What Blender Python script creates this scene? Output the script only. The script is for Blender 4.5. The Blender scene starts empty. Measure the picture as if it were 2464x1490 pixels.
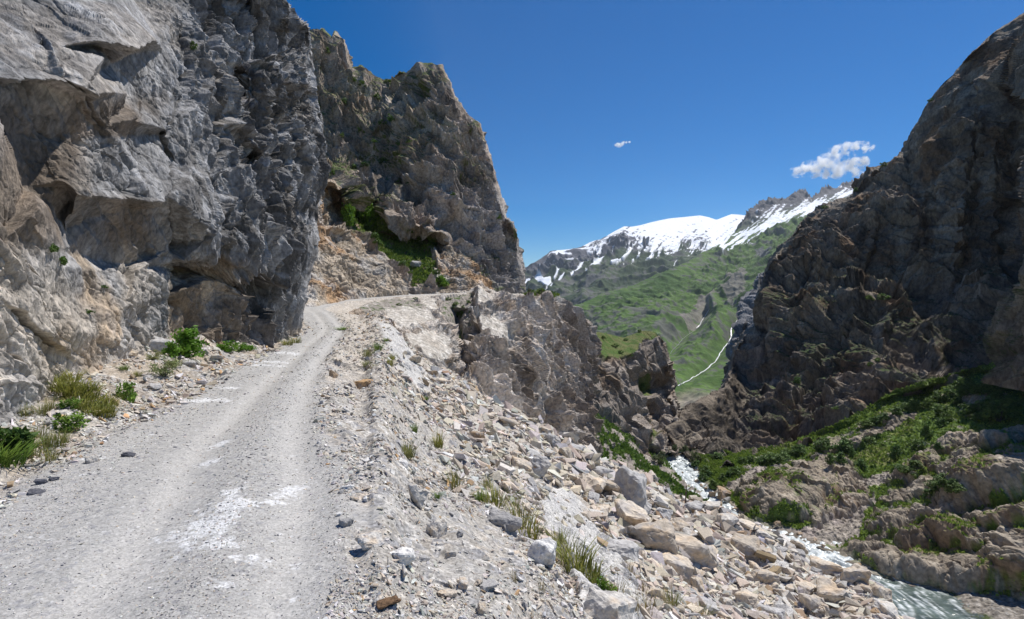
import bpy, bmesh, math, random, time
import numpy as np
from mathutils import Vector, Matrix, geometry
from concurrent.futures import ThreadPoolExecutor
T0 = time.time()
F4 = np.float32
scene = bpy.context.scene
COL = scene.collection
rng = np.random.default_rng(7)
random.seed(7)

# ------------------------------------------------------------------ camera model
# Tracing frame of 2464 x 1490; every traced outline gets its own distance.
FW, FH, FOC, EYE = 2464.0, 1490.0, 20.0 / 36.0 * 2464.0, 2.2
PITCH = math.atan(29.0 / FOC)
FWD = np.array([0, math.cos(PITCH), -math.sin(PITCH)])
UPV = np.array([0, math.sin(PITCH), math.cos(PITCH)])
CAM = np.array([0, 0, EYE])

def unproject(dx, dy, dep):
    """a viewing direction and a distance -> a point of the world"""
    dx = np.asarray(dx, float); dy = np.asarray(dy, float); dep = np.asarray(dep, float)
    a = (dx - FW / 2) / FOC; b = (FH / 2 - dy) / FOC
    d = FWD + a[..., None] * np.array([1., 0, 0]) + b[..., None] * UPV
    return CAM + d * dep[..., None]

def on_plane(dx, dy, z=0.0):
    a = (dx - FW / 2) / FOC; b = (FH / 2 - dy) / FOC
    d = FWD + a * np.array([1., 0, 0]) + b * UPV
    return CAM + d * ((z - EYE) / d[2])

# ------------------------------------------------------------------ noise
_perm = np.random.default_rng(3).permutation(256).astype(np.int32)
PERM = np.concatenate([_perm, _perm, _perm])
_g = np.random.default_rng(4).normal(size=(256, 3)); _g /= np.linalg.norm(_g, axis=1)[:, None]
GRAD = _g.astype(F4)
RNDT = np.random.default_rng(5).random((256, 7)).astype(F4)

def _h(ix, iy, iz):
    return PERM[PERM[PERM[ix & 255] + (iy & 255)] + (iz & 255)]

def perlin(p, seed=0):
    p = np.asarray(p, F4) + F4(seed * 17.31)
    i = np.floor(p).astype(np.int32); f = p - i
    u = f * f * f * (f * (f * 6 - 15) + 10)
    out = np.zeros(p.shape[0], F4)
    for cx in (0, 1):
        wx = u[:, 0] if cx else 1 - u[:, 0]
        for cy in (0, 1):
            wxy = wx * (u[:, 1] if cy else 1 - u[:, 1])
            for cz in (0, 1):
                g = GRAD[_h(i[:, 0] + cx, i[:, 1] + cy, i[:, 2] + cz)]
                d = g[:, 0] * (f[:, 0] - cx) + g[:, 1] * (f[:, 1] - cy) + g[:, 2] * (f[:, 2] - cz)
                out += wxy * (u[:, 2] if cz else 1 - u[:, 2]) * d
    return out * F4(1.5)

def fbm(p, octv=4, seed=0, gain=0.5):
    out = np.zeros(len(p), F4); a = 1.0; q = np.asarray(p, F4)
    for o in range(octv):
        out += F4(a) * perlin(q, seed + o); q = q * F4(2.03); a *= gain
    return out

def ridged(p, octv=4, seed=0, gain=0.5):
    out = np.zeros(len(p), F4); a = 1.0; q = np.asarray(p, F4); w = 1.0
    for o in range(octv):
        n = 1 - np.abs(perlin(q, seed + o)) * 1.6
        n = np.clip(n, 0, 1) ** 2
        out += F4(a) * n * w; w = np.clip(n * 1.3, 0, 1); q = q * F4(2.07); a *= gain
    return out

def cells(p, seed=0, jit=0.7, mode='scoop'):
    """fractured rock: (faces meeting in sharp edges, gap to the next block, per-block random)"""
    p = np.asarray(p, F4) + F4(seed * 11.7)
    b = np.floor(p - 0.5).astype(np.int32)
    f1 = np.full(len(p), 9, F4); f2 = np.full(len(p), 9, F4)
    h = np.full(len(p), 9, F4); r = np.zeros(len(p), F4)
    sgn = F4(1 if mode == 'scoop' else -1)
    for cx in (0, 1):
        for cy in (0, 1):
            for cz in (0, 1):
                ix, iy, iz = b[:, 0] + cx, b[:, 1] + cy, b[:, 2] + cz
                R = RNDT[_h(ix, iy, iz)]
                dx = p[:, 0] - (ix + 0.5 + (R[:, 0] - .5) * jit)
                dy = p[:, 1] - (iy + 0.5 + (R[:, 1] - .5) * jit)
                dz = p[:, 2] - (iz + 0.5 + (R[:, 2] - .5) * jit)
                d = dx * dx + dy * dy + dz * dz
                hh = (R[:, 3] - .5) * F4(.8) + ((R[:, 4] - .5) * dx + (R[:, 5] - .5) * dy + (R[:, 6] - .5) * dz) * F4(1.5) + d * F4(.75) * sgn
                h = np.minimum(h, hh * sgn)
                m = d < f1
                f2 = np.where(m, f1, np.minimum(f2, d)); f1 = np.where(m, d, f1)
                r = np.where(m, R[:, 3], r)
    return (h * sgn + F4(.12) * sgn) * F4(1.0), np.sqrt(f2) - np.sqrt(f1), r

def strata(p, n, th, seed=0, warp=.5, wscale=4.0):
    """beds of uneven thickness: each bed a slanting face with a sharp lip"""
    n = np.asarray(n, float); n = (n / np.linalg.norm(n)).astype(F4)
    u = (p.astype(F4) @ n) / F4(th) + fbm(p.astype(F4) / F4(th * wscale), 4, 400 + seed) * F4(warp)
    i = np.floor(u).astype(np.int32); f = u - i
    a = RNDT[PERM[i & 255], seed % 7]; c = RNDT[PERM[(i + 91) & 255], (seed + 2) % 7]
    face = np.clip(f / .76, 0, 1) - np.clip((f - .76) / .24, 0, 1)
    return (face - .5) * (.25 + .75 * a) + (c - .5) * .5 * np.clip(1 - np.abs(f - .5) * 2, 0, 1), c

def rot(ax, deg):
    return np.array(Matrix.Rotation(math.radians(deg), 3, ax), F4)

def sstep(a, b, x):
    t = np.clip((x - a) / (b - a), 0, 1)
    return t * t * (3 - 2 * t)

def lerp3(a, b, t):
    return a + (b - a) * t[:, None]

# ------------------------------------------------------------------ meshes
def mesh_from(name, verts, faces, col=None, smooth=False, loops=None, sizes=None):
    """verts Nx3, faces MxK array (or loops+sizes) -> mesh datablock"""
    me = bpy.data.meshes.new(name)
    verts = np.ascontiguousarray(verts, F4)
    if faces is not None:
        faces = np.asarray(faces, np.int32); m, k = faces.shape
        loops = faces.ravel(); sizes = np.full(m, k, np.int32)
    m = len(sizes)
    me.vertices.add(len(verts)); me.vertices.foreach_set('co', verts.ravel())
    me.loops.add(len(loops)); me.loops.foreach_set('vertex_index', np.ascontiguousarray(loops, np.int32))
    me.polygons.add(m)
    st = np.zeros(m, np.int32); st[1:] = np.cumsum(sizes)[:-1]
    me.polygons.foreach_set('loop_start', st)
    me.polygons.foreach_set('loop_total', np.ascontiguousarray(sizes, np.int32))
    me.polygons.foreach_set('use_smooth', np.full(m, smooth, bool))
    if col is not None:
        c = np.ones((len(verts), 4), F4); c[:, :3] = col
        a = me.attributes.new('Col', 'FLOAT_COLOR', 'POINT'); a.data.foreach_set('color', c.ravel())
        me.attributes.active_color = a
    me.update(calc_edges=True)
    return me

def grid_faces(nr, nc):
    i = np.arange(nr - 1)[:, None] * nc + np.arange(nc - 1)[None, :]
    i = i.ravel()
    return np.stack([i, i + 1, i + nc + 1, i + nc], 1).astype(np.int32)

def add(name, me, mat, parent=None, label=None, cat=None, group=None, kind=None):
    o = bpy.data.objects.new(name, me); COL.objects.link(o)
    if me is not None and mat is not None and not me.materials:
        me.materials.append(mat)
    if parent: o.parent = parent
    if label: o['label'] = label
    if cat: o['category'] = cat
    if group: o['group'] = group
    if kind: o['kind'] = kind
    return o

# ------------------------------------------------------------------ relief patches
def trilerp(pts, DX, DY):
    """planar facets between traced points (1/depth is linear on a plane)"""
    P = [Vector((float(a), float(b))) for a, b, _ in pts]
    v, e, f, ov, oe, of = geometry.delaunay_2d_cdt(P, [], [], 0, 1e-6)
    inv = []
    for src in ov:
        inv.append(1.0 / pts[src[0]][2])
    out = np.full(DX.shape, np.nan)
    for tri in f:
        (x0, y0), (x1, y1), (x2, y2) = v[tri[0]], v[tri[1]], v[tri[2]]
        m = (DX >= min(x0, x1, x2)) & (DX <= max(x0, x1, x2)) & (DY >= min(y0, y1, y2)) & (DY <= max(y0, y1, y2))
        if not m.any(): continue
        xx, yy = DX[m], DY[m]
        den = (y1 - y2) * (x0 - x2) + (x2 - x1) * (y0 - y2)
        if abs(den) < 1e-9: continue
        a = ((y1 - y2) * (xx - x2) + (x2 - x1) * (yy - y2)) / den
        b = ((y2 - y0) * (xx - x2) + (x0 - x2) * (yy - y2)) / den
        c = 1 - a - b
        ok = (a > -1e-4) & (b > -1e-4) & (c > -1e-4)
        val = a * inv[tri[0]] + b * inv[tri[1]] + c * inv[tri[2]]
        cur = out[m]; cur[ok] = val[ok]; out[m] = cur
    bad = np.isnan(out)
    if bad.any():
        px = np.array([[a, b] for a, b, _ in pts]); pi = np.array([1 / c for _, _, c in pts])
        q = np.stack([DX[bad], DY[bad]], 1)
        res = np.zeros(len(q))
        for k in range(0, len(q), 20000):
            d2 = ((q[k:k + 20000, None, :] - px[None]) ** 2).sum(2)
            w = 1 / (d2 + 1) ** 1.5
            res[k:k + 20000] = (w * pi).sum(1) / w.sum(1)
        out[bad] = res
    return out

def blur(a, n):
    for _ in range(n):
        p = np.pad(a, 1, mode='edge')
        a = (p[:-2, 1:-1] + p[2:, 1:-1] + p[1:-1, :-2] + p[1:-1, 2:] + 2 * p[1:-1, 1:-1]) / 6
    return a

def boxf(a, r, ax):
    if r < 1: return a
    p = np.pad(a, [(r + 1, r) if k == ax else (0, 0) for k in range(2)], mode='edge')
    c = np.cumsum(p, axis=ax)
    n = a.shape[ax]
    hi = np.take(c, np.arange(2 * r + 1, 2 * r + 1 + n), axis=ax); lo = np.take(c, np.arange(0, n), axis=ax)
    return (hi - lo) / (2 * r + 1)

def blur_big(a, r):
    for _ in range(2):
        a = boxf(boxf(a, r, 0), r, 1)
    return a

def interp_line(line, x):
    line = sorted(line)
    return np.interp(x, [a for a, _ in line], [b for _, b in line])

def grid_normals(P, n):
    G = P.reshape(n[0], n[1], 3)
    du = np.gradient(G, axis=1); dv = np.gradient(G, axis=0)
    N = np.cross(du, dv).reshape(-1, 3)
    N /= np.linalg.norm(N, axis=1)[:, None] + 1e-12
    return N

class Patch: pass

def patch(pts, mode, lo, hi, n, extent, wrap=None, smooth=2, nsm=14):
    """mode 'col': extent = dx range, lo/hi = top and bottom outline (dy over dx);
       mode 'row': extent = dy range, lo/hi = left and right outline (dx over dy).
       wrap = (count, shift, depth factor): the surface carried on round behind its visible outline (lo in 'col', hi in 'row')."""
    nv, nu = n
    S = np.linspace(extent[0], extent[1], nu if mode == 'col' else nv)
    t = np.linspace(0, 1, nv if mode == 'col' else nu)
    L = interp_line(lo, S); H = interp_line(hi, S)
    if mode == 'col':
        DX = np.repeat(S[None, :], nv, 0); DY = L[None, :] + (H - L)[None, :] * t[:, None]
    else:
        DY = np.repeat(S[:, None], nu, 1); DX = L[:, None] + (H - L)[:, None] * t[None, :]
    if smooth < 6:
        # spread the mesh evenly over the rock itself, not only over its outline
        for it in range(1):
            Dq = 1 / blur(trilerp(pts, DX, DY), 3)
            Q = unproject(DX, DY, Dq)
            sl_ = np.linalg.norm(np.diff(Q, axis=1), axis=2)
            if mode == 'col':
                sl_ = np.median(sl_, axis=0)[None, :]
            S_ = np.concatenate([np.zeros((sl_.shape[0], 1)), np.cumsum(sl_, 1)], 1); S_ /= S_[:, -1:]
            if mode == 'row': S_ = boxf(boxf(S_, 25, 0), 25, 0)
            tu = np.linspace(0, 1, nu); B = .5 * tu[None, :] + .5 * S_
            T = np.stack([np.interp(tu, b, tu) for b in B])
            if mode == 'col':
                S = extent[0] + (extent[1] - extent[0]) * T[0]
                L = interp_line(lo, S); H = interp_line(hi, S)
                DX = np.repeat(S[None, :], nv, 0); DY = L[None, :] + (H - L)[None, :] * t[:, None]
            else:
                DX = L[:, None] + (H - L)[:, None] * T
    inv = blur(trilerp(pts, DX, DY), smooth)
    D = 1 / inv
    if wrap:
        k, sh, fac = wrap
        w = np.linspace(0, 1, k + 1)[1:]
        if mode == 'col':
            w = w[::-1][:, None]
            DX = np.vstack([np.repeat(DX[:1], k, 0), DX]); DY = np.vstack([DY[:1] + sh * w ** 1.5, DY])
            D = np.vstack([D[:1] * (1 + fac * w), D])
        else:
            w = w[None, :]
            DX = np.hstack([DX, DX[:, -1:] + sh * w ** 1.5]); DY = np.hstack([DY, np.repeat(DY[:, -1:], k, 1)])
            D = np.hstack([D, D[:, -1:] * (1 + fac * w)])
    r = Patch()
    r.n = DX.shape
    r.P = unproject(DX, DY, D).reshape(-1, 3)
    r.dx, r.dy, r.D = DX.ravel(), DY.ravel(), D.ravel()
    G3 = r.P.reshape(r.n[0], r.n[1], 3)
    sm = np.stack([blur_big(G3[:, :, k], nsm) for k in range(3)], 2).reshape(-1, 3)
    N = grid_normals(sm, r.n)
    v = CAM - r.P
    s = np.sign((N * v).sum(1)); s[s == 0] = 1
    # one consistent side, taken from the middle of the patch
    if np.median(s) < 0: N = -N
    r.N = N
    return r

def rockdisp(p, spec, frame=None, warp=0.0):
    """sum of fractured-block layers; spec = [(size, amplitude, crack)]"""
    q0 = p.astype(F4)
    if frame is not None: q0 = q0 @ frame
    if warp:
        q0 = q0 + np.stack([fbm(q0 / F4(warp * 6), 2, 50 + k) for k in range(3)], 1) * F4(warp)
    h = np.zeros(len(p), F4); tone = np.zeros(len(p), F4); cr = np.zeros(len(p), F4)
    for k, (s, a, c) in enumerate(spec):
        hh, gap, r = cells(q0 / F4(s), 20 + k, mode='scoop' if k != 1 else 'pillow')
        h += F4(a) * hh
        if c:
            g = np.exp(-gap / F4(0.08)); h -= F4(c) * g; cr = np.maximum(cr, g)
        tone += (r - .5) * F4(1.0 / (1 + 0.6 * k))
    return h, tone, cr

def joints(lines, dx, dy, wob, width, deep, step):
    """long open cracks, one lip standing a little prouder than the other"""
    h = np.zeros(len(dx)); m = np.zeros(len(dx))
    x, y = dx + wob[0], dy + wob[1]
    for k, ln in enumerate(lines):
        d, _ = polydist(ln, x, y)
        (x0, y0), (x1, y1) = ln[0], ln[-1]
        side = ((x - x0) * (y1 - y0) - (y - y0) * (x1 - x0)) / math.hypot(x1 - x0, y1 - y0)
        g = np.exp(-(d / width) ** 2)
        h += -deep * g + step * np.tanh(side / (width * .8)) * np.exp(-(d / (width * 14)) ** 2) * (1 if k % 2 else -1)
        m = np.maximum(m, g)
    return h, m

def inside(poly, x, y):
    c = np.zeros(len(x), bool); n = len(poly)
    for i in range(n):
        x0, y0 = poly[i]; x1, y1 = poly[(i + 1) % n]
        if y0 == y1: continue
        c ^= ((y0 > y) != (y1 > y)) & (x < (x1 - x0) * (y - y0) / (y1 - y0) + x0)
    return c

def polydist(line, x, y):
    d = np.full(len(x), 1e9); t = np.zeros(len(x)); L = 0
    for (x0, y0), (x1, y1) in zip(line[:-1], line[1:]):
        vx, vy = x1 - x0, y1 - y0; l2 = vx * vx + vy * vy
        u = np.clip(((x - x0) * vx + (y - y0) * vy) / l2, 0, 1)
        dd = np.hypot(x - x0 - u * vx, y - y0 - u * vy)
        m = dd < d; d = np.where(m, dd, d); t = np.where(m, L + u * math.sqrt(l2), t); L += math.sqrt(l2)
    return d, t

# ------------------------------------------------------------------ materials
def _new(name):
    m = bpy.data.materials.new(name); m.use_nodes = True
    nt = m.node_tree; nt.nodes.clear()
    out = nt.nodes.new('ShaderNodeOutputMaterial'); b = nt.nodes.new('ShaderNodeBsdfPrincipled')
    nt.links.new(b.outputs[0], out.inputs[0])
    b.inputs['Specular IOR Level'].default_value = 0.25
    return m, nt, b, out

def ground_mat(name, scale, amt=0.35, bump=0.3, dist=0.02, rough=0.95, speck=0.0, stretch=(1, 1, 1), spec=0.2, objrand=0.0, local=False):
    """mineral or vegetation base colour held in the mesh, broken up by procedural noise and bump"""
    m, nt, b, out = _new(name); N = nt.nodes; Lk = nt.links.new
    at = N.new('ShaderNodeAttribute'); at.attribute_name = 'Col'
    if local:
        src = N.new('ShaderNodeTexCoord').outputs['Object']
    else:
        src = N.new('ShaderNodeNewGeometry').outputs['Position']
    mp = N.new('ShaderNodeMapping'); mp.inputs['Scale'].default_value = stretch
    Lk(src, mp.inputs[0])
    n1 = N.new('ShaderNodeTexNoise'); n1.inputs['Scale'].default_value = scale; n1.inputs['Detail'].default_value = 6
    n1.inputs['Roughness'].default_value = 0.65
    Lk(mp.outputs[0], n1.inputs['Vector'])
    mr = N.new('ShaderNodeMapRange'); mr.inputs[1].default_value = .3; mr.inputs[2].default_value = .7
    mr.inputs[3].default_value = 1 - amt; mr.inputs[4].default_value = 1 + amt
    Lk(n1.outputs[0], mr.inputs[0])
    fac = mr.outputs[0]
    if speck:
        v = N.new('ShaderNodeTexVoronoi'); v.inputs['Scale'].default_value = scale * 2.2
        Lk(mp.outputs[0], v.inputs['Vector'])
        sp = N.new('ShaderNodeSeparateColor'); Lk(v.outputs['Color'], sp.inputs[0])
        m2 = N.new('ShaderNodeMapRange'); m2.inputs[3].default_value = 1 - speck; m2.inputs[4].default_value = 1 + speck
        Lk(sp.outputs[0], m2.inputs[0])
        mu = N.new('ShaderNodeMath'); mu.operation = 'MULTIPLY'; Lk(fac, mu.inputs[0]); Lk(m2.outputs[0], mu.inputs[1]); fac = mu.outputs[0]
    if objrand:
        oi = N.new('ShaderNodeObjectInfo')
        m3 = N.new('ShaderNodeMapRange'); m3.inputs[3].default_value = 1 - objrand; m3.inputs[4].default_value = 1 + objrand
        Lk(oi.outputs['Random'], m3.inputs[0])
        mu = N.new('ShaderNodeMath'); mu.operation = 'MULTIPLY'; Lk(fac, mu.inputs[0]); Lk(m3.outputs[0], mu.inputs[1]); fac = mu.outputs[0]
    mx = N.new('ShaderNodeVectorMath'); mx.operation = 'SCALE'
    Lk(at.outputs['Color'], mx.inputs[0]); Lk(fac, mx.inputs['Scale'])
    Lk(mx.outputs[0], b.inputs['Base Color'])
    b.inputs['Roughness'].default_value = rough; b.inputs['Specular IOR Level'].default_value = spec
    if bump:
        bp = N.new('ShaderNodeBump'); bp.inputs['Strength'].default_value = bump; bp.inputs['Distance'].default_value = dist
        Lk(n1.outputs[0], bp.inputs['Height']); Lk(bp.outputs[0], b.inputs['Normal'])
    return m

def leaf_mat(name, c1, c2, trans=0.25):
    m, nt, b, out = _new(name); N = nt.nodes; Lk = nt.links.new
    at = N.new('ShaderNodeAttribute'); at.attribute_name = 'Col'
    oi = N.new('ShaderNodeObjectInfo')
    mix = N.new('ShaderNodeMix'); mix.data_type = 'RGBA'
    mix.inputs[6].default_value = (*c1, 1); mix.inputs[7].default_value = (*c2, 1)
    Lk(oi.outputs['Random'], mix.inputs[0])
    mx = N.new('ShaderNodeVectorMath'); mx.operation = 'MULTIPLY'
    Lk(at.outputs['Color'], mx.inputs[0]); Lk(mix.outputs[2], mx.inputs[1])
    Lk(mx.outputs[0], b.inputs['Base Color']); b.inputs['Roughness'].default_value = 0.6
    tr = N.new('ShaderNodeBsdfTranslucent'); Lk(mx.outputs[0], tr.inputs[0])
    ms = N.new('ShaderNodeMixShader'); ms.inputs[0].default_value = trans
    Lk(b.outputs[0], ms.inputs[1]); Lk(tr.outputs[0], ms.inputs[2]); Lk(ms.outputs[0], out.inputs[0])
    return m
# ------------------------------------------------------------------ materials of the terrain
M = {}
M['rock_near'] = ground_mat('grey_limestone', 9.0, 0.45, 0.8, 0.07, stretch=(1, 1, .7))
M['rock_mid'] = ground_mat('brown_limestone', 2.6, 0.5, 0.9, 0.35)
M['rock_far'] = ground_mat('dark_limestone', 1.3, 0.5, 0.8, 0.5, stretch=(1, 1, .6))
M['bank'] = ground_mat('river_bank_ground', 1.6, 0.45, 0.6, 0.25)
M['mount'] = ground_mat('mountain_ground', 0.05, 0.3, 0.5, 6.0)
M['snowmount'] = ground_mat('snow_mountain_ground', 0.03, 0.08, 0.25, 8.0)

def vstack_tone(base, tone, amt):
    return base * np.clip(1 + tone * amt, .25, 2.2)[:, None]

def mixc(c, d, m):
    d = np.asarray(d, F4)
    return c + (d - c) * m[:, None]

# ================================================================== left cliff beside the road
def build_left_cliff():
    pts = [(-400, -500, 12), (0, -500, 16.5), (300, -500, 21), (500, -500, 27), (620, -500, 33), (760, -500, 40),
           (-400, -200, 9.5), (0, -200, 12.2), (300, -200, 17.3), (500, -200, 23), (640, -200, 29.5), (760, -200, 38),
           # upper bright slab and the step under it
           (-300, 60, 7.6), (0, 0, 10.3), (0, 120, 9.0), (0, 188, 8.3), (85, 192, 9.0), (200, 209, 10.2), (220, 225, 10.6), (281, 0, 14.4), (150, 0, 12.3),
           (377, 98, 14.4), (329, 117, 12.9), (233, 100, 11.2), (150, 110, 10.6), (247, 140, 11.6), (285, 223, 12.7), (316, 285, 13.6),
           (384, 92, 17.8), (388, 120, 17.6), (300, -30, 18.6), (333, 124, 15.6), (240, 112, 13.4), (258, 150, 14.1), (296, 222, 14.9), (345, 120, 16.2), (338, 235, 15.9), (306, 236, 15.0),
           # shaded wall under the slab
           (0, 200, 9.0), (85, 205, 9.8), (195, 222, 11.0), (215, 240, 11.3), (10, 325, 9.5), (60, 440, 9.9), (100, 470, 10.2), (160, 452, 11.2), (235, 372, 12.1), (262, 345, 12.6), (240, 300, 12.2), (120, 330, 10.7),
           # second bright ledge
           (165, 446, 10.6), (200, 478, 10.9), (300, 486, 12.9), (402, 486, 15.0), (412, 470, 15.6), (235, 364, 12.3), (290, 330, 14.0), (350, 322, 16.0), (402, 322, 17.2), (318, 292, 14.1),
           (330, 255, 15.6), (450, 236, 18.9), (462, 262, 18.6), (345, 296, 14.8), (410, 312, 16.6),
           # recess under it
           (172, 500, 11.6), (300, 500, 14.0), (400, 500, 16.2), (180, 592, 12.0), (240, 625, 13.8), (300, 640, 15.4), (380, 640, 17.2), (405, 600, 17.4),
           # pale apron down to the verge
           (165, 606, 11.6), (250, 650, 13.2), (330, 650, 15.2), (385, 655, 16.6), (430, 700, 17.8), (300, 740, 14.2), (200, 720, 12.0), (430, 800, 18.6), (330, 840, 15.2), (200, 880, 12.0),
           # leaning slabs at the left edge
           (-350, 330, 5.6), (-350, 1000, 6.2), (0, 338, 7.9), (60, 440, 8.4), (98, 500, 9.1), (150, 600, 10.4), (160, 640, 10.7), (205, 800, 11.4), (100, 940, 9.9), (40, 800, 8.8), (110, 700, 9.6), (0, 600, 8.0), (0, 1000, 8.5), (0, 1060, 8.4), (100, 1060, 9.6), (-350, 1100, 6.3),
           (20, 322, 9.5), (88, 445, 10.2), (135, 495, 11.1), (165, 560, 11.9),
           # middle part and fissure
           (450, 0, 21.5), (520, 0, 23.6), (580, 0, 25.6), (450, 120, 20.0), (520, 150, 21.8), (578, 150, 23.8), (500, 300, 20.5), (575, 300, 22.8), (440, 400, 17.6), (510, 420, 19.6), (575, 420, 22.0),
           (590, 0, 27.6), (590, 200, 26.2), (590, 380, 25.2), (600, 0, 25.2), (602, 200, 24.2), (602, 400, 23.2),
           (430, 540, 17.2), (500, 560, 18.6), (580, 580, 20.4),
           # overhang near the foot
           (418, 600, 18.4), (440, 625, 18.2), (550, 636, 20.2), (625, 655, 23.4), (440, 650, 20.6), (550, 655, 22.7), (618, 672, 25.0), (450, 780, 19.8), (560, 805, 22.6), (640, 812, 25.8), (440, 1060, 19.8), (580, 1060, 23.4),
           # nose
           (640, 0, 26.4), (690, 20, 28.8), (740, 110, 34), (655, 200, 25.4), (720, 200, 28.8), (752, 230, 33.6), (650, 400, 24.6), (710, 400, 27.2), (750, 400, 30.2), (777, 405, 35.5), (650, 560, 24.4), (700, 560, 26.6), (735, 560, 29.6), (760, 530, 34.5), (690, 700, 27.6), (720, 690, 30.0), (690, 800, 29.2), (712, 790, 31.5), (700, 1060, 32), (760, 1060, 36), (800, 700, 36)]
    hi = [(-420, 560), (-200, 620), (0, 680), (40, 702), (75, 733), (120, 742), (200, 752), (250, 762), (300, 772), (380, 777), (430, 777), (480, 768), (520, 760), (560, 754), (600, 749), (650, 739), (690, 728), (740, 721), (780, 716), (805, 706), (850, 692), (1060, 690)]
    r = patch(pts, 'row', [(-420, -240), (1060, -240)], hi, (640, 700), (-420, 1060), wrap=(60, -70, .9), smooth=2)
    P, N, dx, dy = r.P, r.N, r.dx, r.dy
    fr = rot('Y', 28) * np.array([[1, 1, 1]], F4)
    q = P.astype(F4)
    nose = sstep(360, 560, dx) * sstep(1400, 600, dy)
    # foliation runs down to the right on the slabs and nearly upright on the nose
    stA = rot('Y', -38) @ np.diag([1 / 1.9, 1 / .8, 1 / .55]).astype(F4)
    stB = rot('Y', 12) @ np.diag([1 / .6, 1 / .75, 1 / 5.5]).astype(F4)
    hA, tA, cA = rockdisp(P, [(3.2, .6, .10), (1.5, .40, .16), (.55, .15, .05), (.2, .055, 0), (.08, .018, 0)], stA, .05)
    hB, tB, cB = rockdisp(P, [(3.4, 1.2, .2), (1.4, .62, .2), (.55, .26, .06), (.22, .09, 0)], stB, .12)
    rid = ridged(q @ stB / F4(1.1), 4, 3) * F4(.38) - F4(.2)
    h = hA * (1 - nose) * F4(.75) + (hB + rid) * nose
    lower = sstep(560, 700, dy)
    h = h + fbm(q / F4(2.6), 5, 9) * F4(.06) * (1 - .6 * nose)
    plate = sstep(.2, .6, fbm(q / F4(3.0), 2, 31) + .3)
    h = h * (0.6 + 0.4 * plate + .3 * nose)
    sA, kA = strata(P, (.25, .55, .8), .55, 1, .7); sA2, _ = strata(P, (.2, .62, .75), .17, 2, .8)
    sB, kB = strata(P, (.45, .85, .22), .8, 3, .9, 5); sB2, _ = strata(P, (.4, .88, .15), .26, 4, .9)
    h = h + (sA * .20 + sA2 * .06) * (1 - nose) + (sB * .34 + sB2 * .12) * (.25 + .75 * nose)
    jh, jm = joints([[(50, 8), (78, 52), (112, 110), (150, 150)], [(103, 103), (137, 141), (178, 192), (220, 261), (247, 326)], [(124, 3), (160, 35), (213, 65)], [(281, 371), (309, 412), (323, 453)],
                     [(592, -40), (588, 200), (592, 390), (580, 420)], [(450, 86), (443, 192), (419, 295), (419, 446), (414, 520), (422, 610), (432, 760)], [(628, 240), (631, 412), (640, 520)], [(520, 60), (505, 230), (512, 380)], [(0, 840), (58, 883), (78, 922)], [(39, 752), (95, 800), (140, 830)], [(20, 560), (70, 640), (120, 700)], [(690, 120), (668, 300), (672, 520), (650, 700)]],
                    dx, dy, (9 * fbm(q / F4(.9), 3, 17), 9 * fbm(q / F4(.9), 3, 18)), 2.6, .34, .13)
    h = h + jh * (1 + .6 * nose)
    k = np.clip(r.D / 22, .5, 1.3)
    fore = np.abs(((CAM - P) / np.linalg.norm(CAM - P, axis=1)[:, None] * N).sum(1))
    fore = blur_big(np.clip(.25 + fore * 1.9, .3, 1).reshape(r.n), 8).ravel()
    wrapm = np.ones(r.n); wrapm[:, -60:] = np.linspace(.8, .3, 60)[None, :]
    P2 = P + N * (h * k * fore * wrapm.ravel())[:, None]
    # colours
    tone = tA * (1 - nose) + tB * nose
    n1 = fbm(q / F4(2.2), 4, 60); n2 = fbm((q @ stA) / F4(.35), 3, 61); n3 = fbm(q / F4(3.5), 3, 63)
    st = fbm(q * np.array([1.6, 1.6, .18], F4), 4, 64)
    c = np.ones((len(P), 3), F4) * np.array([.30, .295, .295], F4)
    c = mixc(c, (.46, .45, .44), np.clip(n2 * .8 + .1, 0, 1))
    c = mixc(c, (.44, .34, .23), np.clip(n3 * 1.6 - .02, 0, .7) * (.35 + .75 * sstep(380, 560, dy)))
    c = mixc(c, (.10, .092, .085), np.clip((st + n1 * .6) * 1.9 - .15, 0, .8) * (.45 + .55 * nose))
    vs = fbm(q * np.array([2.6, 2.6, .16], F4), 4, 67)
    c = mixc(c, (.115, .108, .10), nose * np.clip(.30 + vs * 1.5 + n1 * .5, 0, .85))
    c = mixc(c, (.42, .42, .43), np.clip(fbm(q / F4(.7), 4, 66) * 1.6 - .2, 0, .6))
    pale = sstep(560, 720, dy + 60 * n1) * sstep(470, 380, dx) + sstep(180, 60, dx + 80 * n1) * sstep(330, 430, dy)
    pale = np.clip(pale, 0, 1)
    c = mixc(c, (.52, .46, .39), pale * np.clip(.75 + n1, .2, 1))
    c = mixc(c, (.55, .38, .22), pale * np.clip(n3 * 1.6 - .15, 0, .6))
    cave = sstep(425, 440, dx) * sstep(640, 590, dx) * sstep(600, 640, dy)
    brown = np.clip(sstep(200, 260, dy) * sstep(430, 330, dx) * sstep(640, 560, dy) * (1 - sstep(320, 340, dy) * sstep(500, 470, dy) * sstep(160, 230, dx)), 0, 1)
    c = mixc(c, (.165, .125, .09), np.clip(cave * .75 + brown * .8, 0, .85) * np.clip(.8 + n1, .3, 1))  # brown rock, colour darkened further to deepen the shade under the overhangs
    c = vstack_tone(c, tone, .25)
    c = vstack_tone(c, (kA - .5) * (1 - nose) * .6 + (kB - .5) * nose, .7)
    c = mixc(c, (.07, .065, .06), np.clip(np.maximum(np.where(nose > .5, cB, cA), jm * 1.3), 0, 1) * .5)
    return mesh_from('left_cliff', P2, grid_faces(*r.n), np.clip(c, .02, .8)), r, P2

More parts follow.
